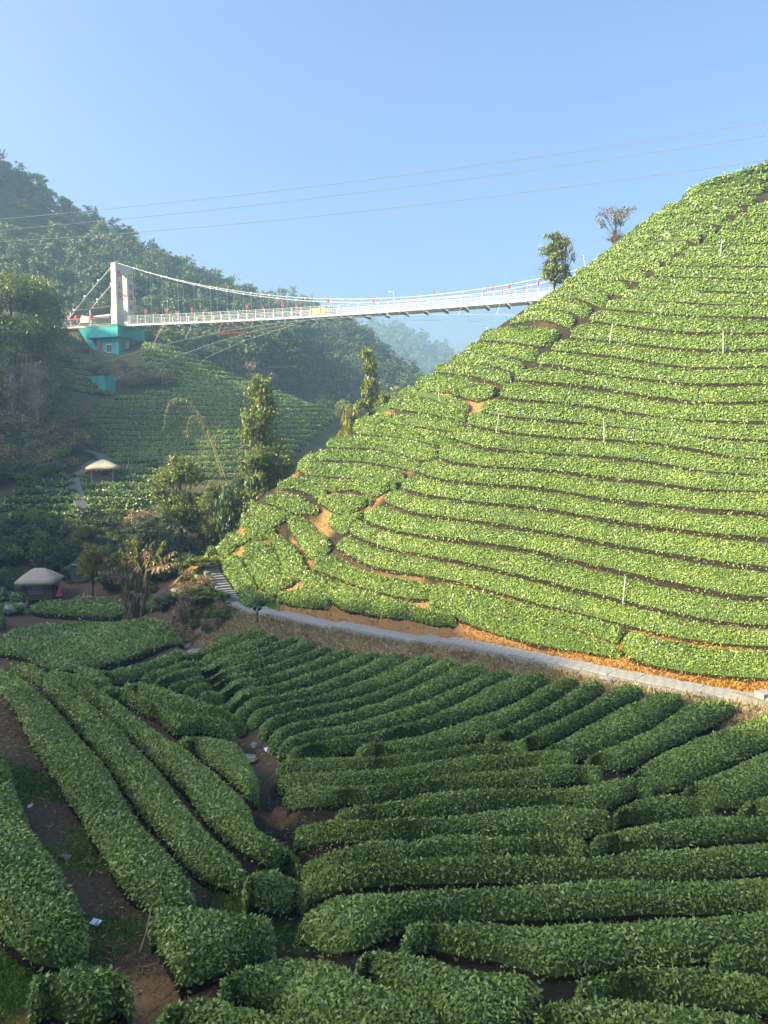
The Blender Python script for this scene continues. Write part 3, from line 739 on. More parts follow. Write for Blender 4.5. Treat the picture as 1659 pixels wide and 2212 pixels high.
X = [  # irregular bushes on the left flank
 (px('U4', [(415,205),(500,232),(555,236)]), px('U4', [(470,165),(590,170),(700,185),(735,200)]), 'tea row above the bare orange scar with a white stake'),
 (px('U4', [(560,235),(620,262),(690,268),(720,240)]), px('U4', [(555,225),(620,200),(690,198),(725,215)]), 'rounded tea bush above the widest orange scar in the groove'),
 (px('U4', [(345,248),(480,254),(560,280),(610,305)]), px('U4', [(410,205),(480,235),(560,262),(615,280)]), 'tea row just under the bare scar with the white stake'),
 (px('U4', [(310,290),(450,308),(600,345)]), px('U4', [(345,250),(480,256),(605,308)]), 'tea row right of the small hollow scar on the flank'),
 (px('U4', [(215,330),(250,325)]), px('U4', [(250,295),(300,272),(345,262)]), 'tea bush above the small hollow scar on the flank'),
 (px('U4', [(190,345),(350,352),(480,368),(575,385)]), px('U4', [(230,330),(310,320),(450,312),(598,348)]), 'first tea row below the small hollow scar on the flank'),
 (px('U4', [(135,392),(300,394),(420,410),(515,435)]), px('U4', [(190,348),(350,355),(480,371),(570,388)]), 'second tea row below the small hollow scar on the flank'),
 (px('U4', [(80,440),(250,442),(350,460),(445,492)]), px('U4', [(135,396),(300,397),(420,413),(510,438)]), 'third tea row below the small hollow scar on the flank'),
 (px('U4', [(20,488),(200,490),(300,505),(392,525)]), px('U4', [(80,444),(250,446),(350,464),(440,495)]), 'tea row just above the dark burrow on the flank'),
 (px('U4', [(-60,545),(0,542),(150,552),(250,560),(342,575)]), px('U4', [(20,492),(200,494),(300,510),(388,528)]), 'tea row level with the dark burrow on the flank'),
 (px('U4', [(190,600),(250,625),(300,620),(340,580)]), px('U4', [(185,570),(230,560),(300,560),(345,575)]), 'tea bush between the dark burrow and the groove'),
 (px('U4', [(-60,595),(0,592),(110,606),(180,600)]), px('U4', [(-60,550),(0,546),(150,556),(190,565)]), 'tea row below the dark burrow toward the wood'),
 (px('U4', [(60,650),(120,690),(180,690),(250,650)]), px('U4', [(50,620),(120,610),(190,615),(250,630)]), 'tea bush above the long orange scar'),
 (px('U4', [(90,730),(140,770),(200,730)]), px('U4', [(90,695),(140,685),(200,690),(225,670)]), 'tea bush right of the long orange scar'),
 (px('U6', [(410,215),(500,240),(600,278),(655,265)]), px('U6', [(400,190),(480,150),(600,190),(660,235)]), 'tea row left of the long orange scar, high on the flank'),
 (px('U6', [(475,150),(560,150),(650,185),(690,215)]), px('U6', [(470,120),(540,90),(620,110),(700,150)]), 'tea bush near the trunks at the top of the flank'),
 (px('U6', [(330,262),(400,300),(450,330),(525,290)]), px('U6', [(330,230),(400,212),(500,242),(545,258)]), 'tea bush with orange soil showing behind it by the wood'),
 (px('U6', [(300,330),(340,380),(400,382),(455,365)]), px('U6', [(290,292),(350,262),(430,305),(465,345)]), 'tea bush on the wood side with dark clefts below'),
 (px('U6', [(80,465),(140,475),(178,455)]), px('U6', [(75,440),(110,418),(172,425)]), 'small tea bush closest to the shady wood'),
 (px('U6', [(150,425),(190,452),(230,470),(268,435)]), px('U6', [(145,395),(200,368),(260,382),(272,415)]), 'sunny tea bush behind the head of the path'),
 (px('U6', [(155,500),(200,512),(242,485)]), px('U6', [(150,470),(190,458),(240,452)]), 'small dark tea bush just above the head of the path'),
 (px('U6', [(245,385),(290,420),(332,402)]), px('U6', [(238,357),(290,343),(337,378)]), 'tea bush on the wood side second from the path head'),
 (px('U6', [(280,640),(255,585),(205,540),(212,490)]), px('U6', [(378,612),(350,560),(305,500),(280,440)]), 'upright band of tea beside the narrow end of the path'),
 (px('U6', [(390,625),(350,550),(312,470),(310,412)]), px('U6', [(488,600),(488,515),(450,425),(400,382)]), 'second upright band of tea from the narrow end of the path'),
 (px('U6', [(508,600),(495,510),(450,412),(405,355)]), px('U6', [(605,530),(595,490),(545,412),(495,365)]), 'third upright band of tea from the narrow end of the path'),
 (px('U6', [(625,485),(590,420),(530,340),(520,285)]), px('U6', [(722,415),(700,380),(640,322),(590,272)]), 'fourth upright band of tea, along the long orange scar'),
 (px('U6', [(290,690),(340,712),(400,692),(452,662)]), px('U6', [(280,622),(330,588),(390,630),(450,642)]), 'dark shaded tea bush at the bend of the path'),
 (px('U6', [(425,640),(460,650),(540,595)]), px('U6', [(400,625),(470,590),(540,565)]), 'tea bush overhanging the moss at the bend of the path'),
]
for lo, up, lab in X:
    hedge(lab, gE, lo, up, h=.75, maxw=2.8, lump=.08, minpx=2.3, inset=-.22)

# --- terraces of the shaded hillside below the bridge
gF = 'terraced tea rows on the hillside below the bridge'
def band_line(v0, u0, u1, tilt, wob, n=14):
    u = np.linspace(u0, u1, n)
    return np.stack([u, v0 + tilt * (u - 350) + wob * np.sin(u * .013 + v0 * .05) + .6 * wob * np.sin(u * .031 + v0)], -1)
def right_edge(v):
    return float(np.interp(v, [735,760,800,830,850,870,890,905,930,1000], [322,398,478,538,598,655,715,715,690,600]))
v = 748.0; k = 0
rows = []
while v < 1046:
    tilt = np.interp(v, [740, 800, 870, 930, 1000], [.16, .13, .03, .0, -.01])
    ur = right_edge(v)
    for _ in range(4):
        ur = right_edge(v + tilt * (ur - 350))
    ul = float(np.interp(v, [745,760,780,800,840,870,900,960,1000,1012,1050], [312,306,308,330,385,215,185,215,240,345,350]))
    rows.append((v, tilt, ul, ur + 6, 1.6))
    v += float(np.interp(v, [740, 850, 1000], [9.0, 10.5, 11.8]))
for i in range(len(rows) - 1):
    a, b = rows[i], rows[i + 1]
    hedge('%s terraced tea row down from the top of the hillside below the bridge' % ORD[i], gF, band_line(b[0], b[2], b[3], b[1], 1.6), band_line(a[0], a[2], a[3], a[1], 1.6),
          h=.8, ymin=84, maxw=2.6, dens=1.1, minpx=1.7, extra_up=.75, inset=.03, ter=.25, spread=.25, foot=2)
v = 772.0
for i in range(8):
    uo = [205,200,196,196,200,210,225,240][i]
    hedge('%s short terraced tea row left of the green pier, from the top' % ORD[i], gF, band_line(v + 10.5 - 24, 130, uo, .12, .8, 6) + [0, 28], band_line(v - 24, 130, uo, .12, .8, 6) + [0, 28],
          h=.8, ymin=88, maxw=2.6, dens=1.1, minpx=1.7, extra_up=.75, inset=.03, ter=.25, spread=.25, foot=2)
    v += 11.5
lowF = [(1012, 255, 330), (1026, 172, 345), (1042, 175, 345), (1058, 178, 340), (1073, 180, 335), (1088, 183, 330), (1102, 187, 320), (1116, 195, 300), (1130, 200, 290)]
for i in range(len(lowF) - 1):
    a, b = lowF[i], lowF[i + 1]
    hedge('%s tea row below the thatched pavilion, right of the steps' % ORD[i], gF, band_line(b[0] - 1, b[1], b[2], .0, 1.2, 8), band_line(a[0] + 1, a[1], a[2], .0, 1.2, 8), h=.8, ymin=70, maxw=2.6, dens=.8, minpx=2.6)
gG = 'rounded tea bushes left of the steps'
r_ = np.random.default_rng(5)
cl = [(150,1030,60),(60,1046,40),(100,1042,44),(140,1046,40),(50,1062,36),(85,1060,38),(118,1064,36),(150,1062,34),(28,1080,34),(62,1080,30),(95,1078,36),(130,1080,38),(155,1078,28),
      (20,1098,40),(70,1097,40),(105,1096,36),(140,1096,44),(40,1114,36),(85,1114,40),(125,1113,40),(160,1112,34),(110,1130,44),(150,1130,36),(60,1130,40)]
words_h = ['topmost', 'upper', 'upper middle', 'middle', 'lower middle', 'lower', 'lowest']
cl.sort(key=lambda c: (round((c[1] - 1030) / 17), c[0]))
cnt = {}
for (u, v, w) in cl:
    rr = round((v - 1030) / 17); cnt[rr] = cnt.get(rr, 0) + 1
    hedge('rounded tea bush left of the steps, %s from the left in the %s line' % (ORD[cnt[rr] - 1], words_h[rr]), gG,
          np.array([(u - w / 2, v + 3), (u, v + 6), (u + w / 2, v + 3)]), np.array([(u - w / 2, v - 4), (u, v - 9), (u + w / 2, v - 3)]), h=.8, ymin=70, maxw=2.4, dens=.8, minpx=2.6, name='tea_bush', cat='tea bush')
print('hedges', len(HEDGES), 'leaves', LEAF_COUNT[0])

# ------------------------------------------------------------------ foliage and bark
LEAF = leaf_mat('tree_leaf', [(.05, (.070, .100, .022)), (.4, (.135, .180, .034)), (.7, (.21, .255, .045)), (.95, (.32, .35, .065))], .5, .4, .25, .5)
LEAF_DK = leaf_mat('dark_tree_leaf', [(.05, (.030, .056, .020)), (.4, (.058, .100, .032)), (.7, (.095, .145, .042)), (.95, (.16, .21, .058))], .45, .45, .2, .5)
LEAF_YL = leaf_mat('yellow_tree_leaf', [(.05, (.11, .125, .020)), (.4, (.20, .21, .030)), (.7, (.31, .295, .042)), (.95, (.45, .38, .065))], .5, .4, .3, .6)
LEAF_BR = leaf_mat('dry_leaf', [(.05, (.11, .075, .038)), (.4, (.22, .16, .080)), (.7, (.36, .28, .15)), (.95, (.52, .43, .26))], .7, .2, .25, .6)
LEAF_FAR = leaf_mat('forest_leaf', [(.05, (.040, .072, .028)), (.35, (.080, .125, .040)), (.65, (.130, .175, .050)), (.95, (.26, .25, .085))], .6, .3, .2, .09)
BARK = plain('bark', (.11, .085, .062), .9, .2, var=.45, scale=5, bmp=.5)
BARK_PALE = plain('pale_bark', (.26, .22, .175), .9, .2, var=.35, scale=5, bmp=.4)

def leaf_cloud(lobes, n, L, r, spread=.5, clump=.2, droop=0.0, flat=.9):
    """lobes: rows cx,cy,cz,rx,ry,rz. leaves gathered in clumps through each lobe"""
    lobes = np.asarray(lobes, float)
    wgt = (lobes[:, 3] * lobes[:, 4] + lobes[:, 4] * lobes[:, 5] + lobes[:, 3] * lobes[:, 5]); wgt /= wgt.sum()
    P = []; Nn = []
    for lb, w in zip(lobes, wgt):
        m = max(int(n * w), 4); nc = max(4, int(m / 22))
        d = unit(r.normal(size=(nc, 3))); d[:, 2] = np.where(d[:, 2] < -.45, -d[:, 2] * .6, d[:, 2])
        cc = lb[:3] + unit(d) * lb[3:] * (r.random((nc, 1)) ** .45) * .92
        k = r.integers(0, nc, m)
        p = cc[k] + r.normal(size=(m, 3)) * lb[3:] * clump * np.array([1, 1, flat])
        P.append(p); Nn.append(unit((p - lb[:3]) / lb[3:] + np.array([0, 0, .35 - droop])))
    P = np.vstack(P); Nn = np.vstack(Nn)
    D, S = leaf_frames(Nn, spread, r)
    if droop:
        D = unit(D + np.array([0, 0, -droop]))
    ll = L * r.uniform(.6, 1.35, len(P))
    V, Fq = diamonds(P, D, S, ll, ll * r.uniform(.5, .8, len(P)))
    return V, Fq, r.random(len(P))

PROTO = {}
def proto(key, H, R, n, L, seed, kind='round', leaf=None, bark=None, trunk_r=None, stems=1, bare=0, base=.35):
    r = np.random.default_rng(seed)
    lobes = []
    if kind == 'round':
        for k in range(9):
            a = k * 2.4 + r.uniform(0, .8); q = R * r.uniform(.2, .62)
            lobes.append((q * math.cos(a), q * math.sin(a), H * r.uniform(base + .12, .86), R * r.uniform(.34, .55), R * r.uniform(.34, .55), H * r.uniform(.10, .17)))
        lobes.append((0, 0, H * .86, R * .4, R * .4, H * .14))
    elif kind == 'tall':
        for k in range(11):
            f = k / 10; a = k * 2.1; q = R * r.uniform(.15, .5) * (1 - .5 * f)
            lobes.append((q * math.cos(a), q * math.sin(a), H * (base + .06 + (.9 - base) * f), R * r.uniform(.45, .65) * (1.0 - .25 * f), R * r.uniform(.45, .65) * (1.0 - .25 * f), H * r.uniform(.055, .1)))
    elif kind == 'conifer':
        for k in range(12):
            f = k / 11; rr = R * (1 - f) ** .8 + .12 * R
            for a in range(3):
                g = a * 2.1 + k
                lobes.append((rr * .5 * math.cos(g), rr * .5 * math.sin(g), H * (.18 + .8 * f), rr * .6, rr * .6, H * .035))
    elif kind == 'bush':
        for k in range(7):
            a = k * 2.4 + r.uniform(0, .8); q = R * r.uniform(.1, .6)
            lobes.append((q * math.cos(a), q * math.sin(a), H * r.uniform(.3, .72), R * r.uniform(.35, .55), R * r.uniform(.35, .55), H * r.uniform(.2, .32)))
    tb = MB(); tr = trunk_r or H * .016 + .03
    for s_ in range(stems):
        ox, oy = (r.normal(0, .15 * R * .4), r.normal(0, .15 * R * .4)) if stems > 1 else (0, 0)
        pts = [(ox, oy, -.3)] + [(ox + r.normal(0, .02 * H) * f, oy + r.normal(0, .02 * H) * f, H * .86 * f) for f in (.15, .3, .5, .7, .9)]
        tb.tube(pts, [tr * 1.25, tr * 1.05, tr * .9, tr * .7, tr * .45, tr * .2], 7)
        for lb in (lobes if kind != 'conifer' else lobes[::4]):
            z0 = max(.12 * H, min(lb[2] * r.uniform(.5, .8), H * .7)); p0 = np.array([np.interp(z0, [p[2] for p in pts], [p[0] for p in pts]), np.interp(z0, [p[2] for p in pts], [p[1] for p in pts]), z0])
            p1 = np.array(lb[:3]); md = (p0 + p1) / 2 + np.array([0, 0, -.04 * H]) + r.normal(size=3) * .03 * H
            tb.tube([p0, md, p1], [tr * .42, tr * .28, tr * .10], 5, False)
            for q in range(3 + bare * 5):
                d = r.normal(size=3) * np.array(lb[3:]) * .75; d[2] = abs(d[2]) if bare else d[2]
                tb.tube([md + (p1 - md) * r.uniform(.2, 1), p1 + d * .5 + r.normal(size=3) * .05, p1 + d], [tr * .14, tr * .09, tr * .035], 4, False)
    V, Fq, rd = leaf_cloud(lobes, n, L, r)
    kxy = R / np.percentile(np.hypot(V[:, 0], V[:, 1]), 96); kz = H / V[:, 2].max()
    kk = np.array([kxy, kxy, kz]); V = V.reshape(-1, 4, 3); c4 = V[:, :1]; V = (c4 * kk + (V - c4)).reshape(-1, 3)
    tb.v = [(p[0] * (1 + (kxy - 1) * min(1, max(p[2], 0) / (.3 * H))), p[1] * (1 + (kxy - 1) * min(1, max(p[2], 0) / (.3 * H))), p[2] * kz) for p in tb.v]
    tm = tb.mesh('trunk', True); tm.materials.append(bark or BARK)
    cm = mesh_np('crown', V, Fq, rnd=rd); cm.materials.append(leaf or LEAF)
    PROTO[key] = (tm, cm)

def tree(key, label, base, sx=1.0, sz=None, rz=None, group=None, cat='tree', name='broadleaf_tree', leaf=None):
    tm, cm = PROTO[key]
    o = thing(name, label, cat, base, random.uniform(0, 6.28) if rz is None else rz, group)
    o.scale = (sx, sx, sz or sx)
    t = link('trunk', tm, None, o)
    c = link('crown', cm, None, o)
    if leaf is not None:
        c.material_slots[0].link = 'OBJECT'; c.material_slots[0].material = leaf
    return o

def gpt(u, v, Y, sink=.1):
    """ground point on the sight column u at distance Y"""
    p = at(u, v, Y); p[2] = ground(p[0], p[1]) - sink
    return p

# ------------------------------------------------------------------ far hills and their woods
def hill(name, crest, Yb, zb, back, seed, rough=2.0, nu=90, nt=46):
    crest = np.array(crest, float)
    C3 = resample(at(crest[:, 0], crest[:, 1], crest[:, 2]), nu)
    B3 = C3.copy(); B3[:, 0] *= Yb / C3[:, 1] ; B3[:, 1] = Yb; B3[:, 2] = zb
    t = np.linspace(0, 1.6, nt)
    G = np.zeros((nu, nt, 3))
    for j, tj in enumerate(t):
        if tj <= 1:
            G[:, j] = B3 + (C3 - B3) * tj
            G[:, j, 2] = B3[:, 2] + (C3[:, 2] - B3[:, 2]) * (tj ** 1.05)
        else:
            G[:, j] = C3 + (C3 - B3) * (tj - 1); G[:, j, 2] = C3[:, 2] - (C3[:, 2] - zb + back) * (tj - 1) * 1.2
    w = np.minimum(1, t * 3)[None] * np.where(t < 1, np.minimum(1, (1 - t) * 5 + .12), .3)[None]
    G[..., 2] += (noise(G, .012, seed) * rough * 2.2 + noise(G, .03, seed + 3) * rough) * w
    me = mesh_np(name, G.reshape(-1, 3), grid_faces(nu, nt), smooth=True)
    tag(link(name, me, MATS['hill_soil']), kind='structure')
    return G
m, nt, b = new_mat('hill_soil')
geo = N(nt, "ShaderNodeNewGeometry")
nt.links.new(ramp(nt, tex_noise(nt, .12, 8, .7, geo.outputs['Position']), [(.3, (.030, .045, .018)), (.55, (.065, .080, .030)), (.75, (.16, .14, .075))]), b.inputs['Base Color'])
b.inputs['Roughness'].default_value = .95

GH = hill('left_mountain', [(-700,120,175),(-300,240,182),(-100,330,188),(0,385,192),(60,420,194),(120,462,196),(200,500,199),(260,545,202),(340,595,206),(420,634,210),(470,654,214),(560,690,220),(640,720,226)], 149, 12, 20, 1)
GI = hill('middle_hill', [(250,735,200),(400,720,205),(500,715,210),(560,712,214),(640,706,218),(700,710,222),(760,732,224),(800,760,225),(850,800,225),(885,822,224),(930,870,222),(1000,930,220)], 150, -8, 20, 4)
GK = hill('ridge_behind_bridge', [(380,640,300),(490,650,300),(560,652,300),(610,644,300),(650,660,300),(720,690,300),(800,740,300)], 245, 0, 30, 6)
GJ = hill('far_mountain', [(560,760,560),(640,722,560),(700,724,560),(760,708,560),(830,700,560),(880,718,560),(930,747,560),(985,768,560),(1060,800,560),(1200,860,560)], 420, -20, 60, 8, rough=3)
# base of the valley out to the horizon
bv = MB(); bv.add([(-3000, 120, -16), (3000, 120, -16), (3000, 5000, -16), (-3000, 5000, -16)], [(0, 1, 2, 3)])
tag(bv.build('valley_floor', MATS['hill_soil']), kind='structure')

# shading mountain left of the picture: its skyline keeps the valley in shade (outside the frame)
PE = np.array([SH[1], -SH[0]])
sky_a = [-90, 0, 22, 27, 32, 38, 42, 47, 54, 57, 63, 66, 70, 76, 86, 92, 96, 100, 104, 108, 112, 130, 136, 142, 150]
sky_b = [2, 1.5, 1.2, -.5, -.9, -2.0, -3.0, -5.5, -8.0, -11.5, -12, -9, -7, -13, -15, -10, 0, 1, 3, 6.5, 13.5, 12.6, 11.5, 0, -25]
aa = np.arange(-90, 150.1, 1.5)
bb = np.interp(aa, sky_a, sky_b)
bb = bb + .35 * np.sin(aa * 1.9) + .3 * np.sin(aa * .83 + 1)
LR = 96.0
tt_ = np.concatenate([np.linspace(0, 1, 24), np.linspace(1, 1.8, 16)[1:]])
G = np.zeros((len(aa), len(tt_), 3))
for j, tj in enumerate(tt_):
    Lc = 60 + (LR - 60) * tj
    G[:, j, 0] = SH[0] * Lc + PE[0] * aa; G[:, j, 1] = SH[1] * Lc + PE[1] * aa
    zc = bb + math.tan(SUN_EL) * LR
    G[:, j, 2] = -18 + (zc + 18) * (tj if tj <= 1 else 1 - (tj - 1) * .9)
wv = np.clip(1 - np.abs(tt_ - 1) * 6, 0, 1)
G[..., 2] += noise(G, .02, 3) * 2.0 * (1 - wv)[None] - .8 * (1 - wv)[None]
tag(link('shading_mountain', mesh_np('shading_mountain', G.reshape(-1, 3), grid_faces(*G.shape[:2]), smooth=False), MATS['hill_soil']), kind='structure')

# forest trees used many times over
proto('fo1', 7.5, 2.9, 520, .62, 11, 'round', LEAF_FAR, base=.15)
proto('fo2', 9.0, 2.6, 520, .60, 12, 'tall', LEAF_FAR, base=.12)
proto('fo3', 6.0, 2.8, 460, .62, 13, 'bush', LEAF_FAR)
proto('fo4', 10.0, 2.0, 460, .5, 14, 'conifer', LEAF_FAR)
def joined(key):
    tm, cm = PROTO[key]
    me = bpy.data.meshes.new('wood_tree')
    V = np.zeros(len(cm.vertices) * 3, np.float32); cm.vertices.foreach_get('co', V)
    rd = np.zeros(len(cm.polygons), np.float32); cm.attributes['rnd'].data.foreach_get('value', rd)
    q = mesh_np('wood_tree', V.reshape(-1, 3), np.arange(len(V) // 3).reshape(-1, 4), rnd=rd); q.materials.append(cm.materials[0])
    return bpy.data.objects.new('wood_tree', q)      # source for the scattered wood, not linked
FO = [joined(k) for k in ('fo1', 'fo2', 'fo3', 'fo4')]

def scatter(name, P, S, sources, mats=None, pick=None, kind='stuff', label=None):
    """one uncountable mass: copies of the sources on points P with size S"""
    me = bpy.data.meshes.new(name)
    me.vertices.add(len(P)); me.vertices.foreach_set('co', np.ascontiguousarray(P, np.float32).ravel())
    for nm, arr in (('sc', S), ('rz', rng.uniform(0, 6.28, len(P)))):
        a_ = me.attributes.new(nm, 'FLOAT', 'POINT'); a_.data.foreach_set('value', np.ascontiguousarray(arr, np.float32))
    a_ = me.attributes.new('pick', 'INT', 'POINT'); a_.data.foreach_set('value', np.ascontiguousarray((rng.choice(len(sources), len(P), p=([.38, .26, .30, .06] if len(sources) == 4 else [1 / len(sources)] * len(sources))) if pick is None else pick), np.int32))
    o = link(name, me)
    tag(o, label, None, None, kind)
    ng = bpy.data.node_groups.new(name, 'GeometryNodeTree')
    ng.interface.new_socket('Geometry', in_out='INPUT', socket_type='NodeSocketGeometry'); ng.interface.new_socket('Geometry', in_out='OUTPUT', socket_type='NodeSocketGeometry')
    gi = ng.nodes.new('NodeGroupInput'); go = ng.nodes.new('NodeGroupOutput')
    jn = ng.nodes.new('GeometryNodeJoinGeometry')
    for so in reversed(sources):
        oi = ng.nodes.new('GeometryNodeObjectInfo'); oi.inputs['Object'].default_value = so
        g2 = ng.nodes.new('GeometryNodeGeometryToInstance'); ng.links.new(oi.outputs['Geometry'], g2.inputs[0]); ng.links.new(g2.outputs[0], jn.inputs[0])
    ip = ng.nodes.new('GeometryNodeInstanceOnPoints'); ip.inputs['Pick Instance'].default_value = True
    def attr(n, t):
        a = ng.nodes.new('GeometryNodeInputNamedAttribute'); a.data_type = t; a.inputs[0].default_value = n; return a.outputs[0]
    ng.links.new(gi.outputs[0], ip.inputs['Points']); ng.links.new(jn.outputs[0], ip.inputs['Instance'])
    ng.links.new(attr('pick', 'INT'), ip.inputs['Instance Index'])
    cx = ng.nodes.new('ShaderNodeCombineXYZ'); ng.links.new(attr('rz', 'FLOAT'), cx.inputs[2])
    er = ng.nodes.new('FunctionNodeEulerToRotation'); ng.links.new(cx.outputs[0], er.inputs[0]); ng.links.new(er.outputs[0], ip.inputs['Rotation'])
    ng.links.new(attr('sc', 'FLOAT'), ip.inputs['Scale'])
    ng.links.new(ip.outputs[0], go.inputs[0])
    md = o.modifiers.new('scatter', 'NODES'); md.node_group = ng
    return o

def on_grid(G, n, tmax=1.06, r=rng):
    a, b_ = G.shape[:2]
    jm = int(b_ * tmax / 1.6)
    i = r.uniform(0, a - 1.001, n); j = r.uniform(.0, jm, n)
    i0 = i.astype(int); j0 = j.astype(int); fi = (i - i0)[:, None]; fj = (j - j0)[:, None]
    return (G[i0, j0] * (1 - fi) * (1 - fj) + G[i0 + 1, j0] * fi * (1 - fj) + G[i0, j0 + 1] * (1 - fi) * fj + G[i0 + 1, j0 + 1] * fi * fj)

def to_px(P):
    x, y, z = P[..., 0], P[..., 1], P[..., 2]
    f = CP * y - SP * z; u_ = SP * y + CP * z
    return CU + F * x / f, CV - F * u_ / f

def inpoly(u, v, poly):
    poly = np.array(poly, float); ins = np.zeros(np.shape(u), bool); n = len(poly)
    for k in range(n):
        x1, y1 = poly[k]; x2, y2 = poly[(k + 1) % n]
        c = ((y1 > v) != (y2 > v)) & (u < (x2 - x1) * (v - y1) / (y2 - y1 + 1e-9) + x1)
        ins ^= c
    return ins
TERR_H = [(-60,400),(20,418),(90,455),(150,480),(205,510),(250,545),(262,560),(200,552),(120,548),(60,545),(-60,560)]
TERR_H2 = [(250,590),(330,655),(420,690),(380,700),(300,660),(250,620)]
P = on_grid(GH, 3000); u, v = to_px(P)
k = ~inpoly(u, v, TERR_H) & (u > -150) & (u < 760)
P = P[k]; scatter('wooded_left_mountain', P, rng.uniform(.35, 1.0, len(P)), FO, label='mixed woodland covering the left mountain behind the bridge tower')
P = on_grid(GI, 2600); u, v = to_px(P); P = P[(u > 250) & (u < 1000)]
scatter('wooded_middle_hill', P, rng.uniform(.32, .9, len(P)), FO, label='dense woodland on the hill behind the terraces')
P = on_grid(GK, 900); scatter('wooded_ridge', P, rng.uniform(.5, .9, len(P)), FO, label='wooded ridge showing behind the bridge')
P = on_grid(GJ, 2200); scatter('wooded_far_mountain', P, rng.uniform(.75, 1.25, len(P)), FO, label='hazy blue wooded mountain at the end of the valley')

# far tea terraces on the left mountain: one hump per row along the slope
def far_row(Gm, zc, poly, label, group, w=.75):
    pts = []
    for i in range(Gm.shape[0]):
        col = Gm[i, :30]
        j = np.nonzero((col[:-1, 2] <= zc) & (col[1:, 2] > zc))[0]
        if len(j):
            j = j[0]; f = (zc - col[j, 2]) / (col[j + 1, 2] - col[j, 2]); pts.append(col[j] + (col[j + 1] - col[j]) * f)
    if len(pts) < 3:
        return
    P = resample(np.array(pts), 160); u, v = to_px(P); k = inpoly(u, v, poly)
    P = P[k]
    if len(P) < 6:
        return
    P = resample(P, 60); P = P + np.stack([0 * P[:, 0], .5 * noise(P, .05, zc), 0 * P[:, 0]], -1)
    th = np.linspace(-.3, math.pi + .3, 9)
    d = unit(np.gradient(P, axis=0)); sd = unit(np.cross(d, np.array([0, 0, 1.])))
    G = P[:, None] + sd[:, None] * (np.cos(th) * w)[None, :, None] + np.array([0, 0, 1.]) * (np.sin(th) * .85)[None, :, None]
    G += (noise(G, .5, zc) * .1)[..., None] * np.array([0, 0, 1.])
    base = P[len(P) // 2]
    o = thing('tea_hedge', label, 'tea hedge', base, 0, group)
    link('bush_body', mesh_np('bush_body', (G - base).reshape(-1, 3), grid_faces(*G.shape[:2]), smooth=True), MATS['far_hedge'], o)
m = leaf_mat('far_hedge', [(.05, (.030, .062, .020)), (.4, (.058, .11, .026)), (.9, (.10, .16, .036))], .7, .2, 0, .4)
zc = 34.0; k = 0
while zc < 66:
    far_row(GH, zc, TERR_H, '%s tea row up the hazy high terraces of the left mountain' % ORD[k], 'hazy tea terraces high on the left mountain'); zc += 1.25; k += 1
zc = 16.0; k = 0
while zc < 36 and k < 14:
    n0 = len(COL.objects)
    far_row(GH, zc, TERR_H2, '%s tea row up the small hazy terrace behind the bridge cables' % ORD[k], 'small hazy terrace behind the bridge cables'); zc += 1.2
    k += len(COL.objects) > n0

# ------------------------------------------------------------------ single trees
proto('big', 9.6, 2.5, 15000, .21, 21, 'tall', LEAF, stems=3, base=.16)
proto('lit', 7.4, 2.3, 9000, .21, 22, 'round', LEAF, stems=2, base=.25)
proto('spur', 13, 4.6, 13000, .27, 23, 'round', LEAF, base=.2)
proto('spur2', 11, 3.4, 9000, .27, 24, 'round', LEAF, base=.2)
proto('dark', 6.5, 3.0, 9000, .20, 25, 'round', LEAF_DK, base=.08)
proto('yel', 5.0, 1.65, 6000, .18, 26, 'round', LEAF_YL, base=.3)
proto('thin', 6.4, 1.05, 1500, .22, 27, 'tall', LEAF, base=.42, trunk_r=.09)
proto('ridge', 5.3, 1.5, 3600, .2, 28, 'tall', LEAF, stems=4, base=.22, trunk_r=.06)
proto('sparse', 3.6, 1.5, 900, .15, 29, 'round', LEAF_BR, BARK, stems=3, bare=1, base=.18, trunk_r=.05)
proto('bare', 6.5, 2.2, 330, .2, 30, 'round', LEAF_BR, BARK_PALE, stems=2, bare=1, base=.3, trunk_r=.09)
proto('shrub', 2.2, 1.3, 2600, .19, 31, 'bush', LEAF)
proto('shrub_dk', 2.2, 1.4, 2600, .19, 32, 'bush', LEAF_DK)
proto('scrub', 2.6, 1.7, 1500, .2, 33, 'bush', LEAF_BR, BARK_PALE, bare=1)
proto('mid', 8.5, 3.0, 3000, .38, 34, 'round', LEAF, base=.15)
proto('con', 9.5, 2.2, 2200, .34, 35, 'conifer', LEAF_DK)

def T(key, label, u, v, Y, H=None, W=None, **kw):
    """stand a tree with its foot near picture point (u, v) at distance Y; H wanted height in metres, W crown half-width"""
    p = gpt(u, v, Y)
    dims = {'big': (9.6, 2.5), 'lit': (7.4, 2.3), 'spur': (13, 4.6), 'spur2': (11, 3.4), 'dark': (6.5, 3.0), 'yel': (5.0, 1.65), 'thin': (6.4, 1.05), 'ridge': (5.3, 1.5), 'sparse': (3.6, 1.5),
            'bare': (6.5, 2.2), 'shrub': (2.2, 1.3), 'shrub_dk': (2.2, 1.4), 'scrub': (2.6, 1.7), 'mid': (8.5, 3.0), 'con': (9.5, 2.2)}[key]
    sz = (H / dims[0]) if H else 1; sx = (W / dims[1]) if W else sz
    return tree(key, label, p, sx, sz, **kw)

def top(key, label, u, vtop, Y, W=None, vbase=None, **kw):
    """tree whose top reaches picture height vtop on column u"""
    p = gpt(u, 1000, Y); zt = at(u, vtop, Y)[2]
    return T(key, label, u, 1000, Y, H=max(zt - p[2], 1.2), W=W, **kw)

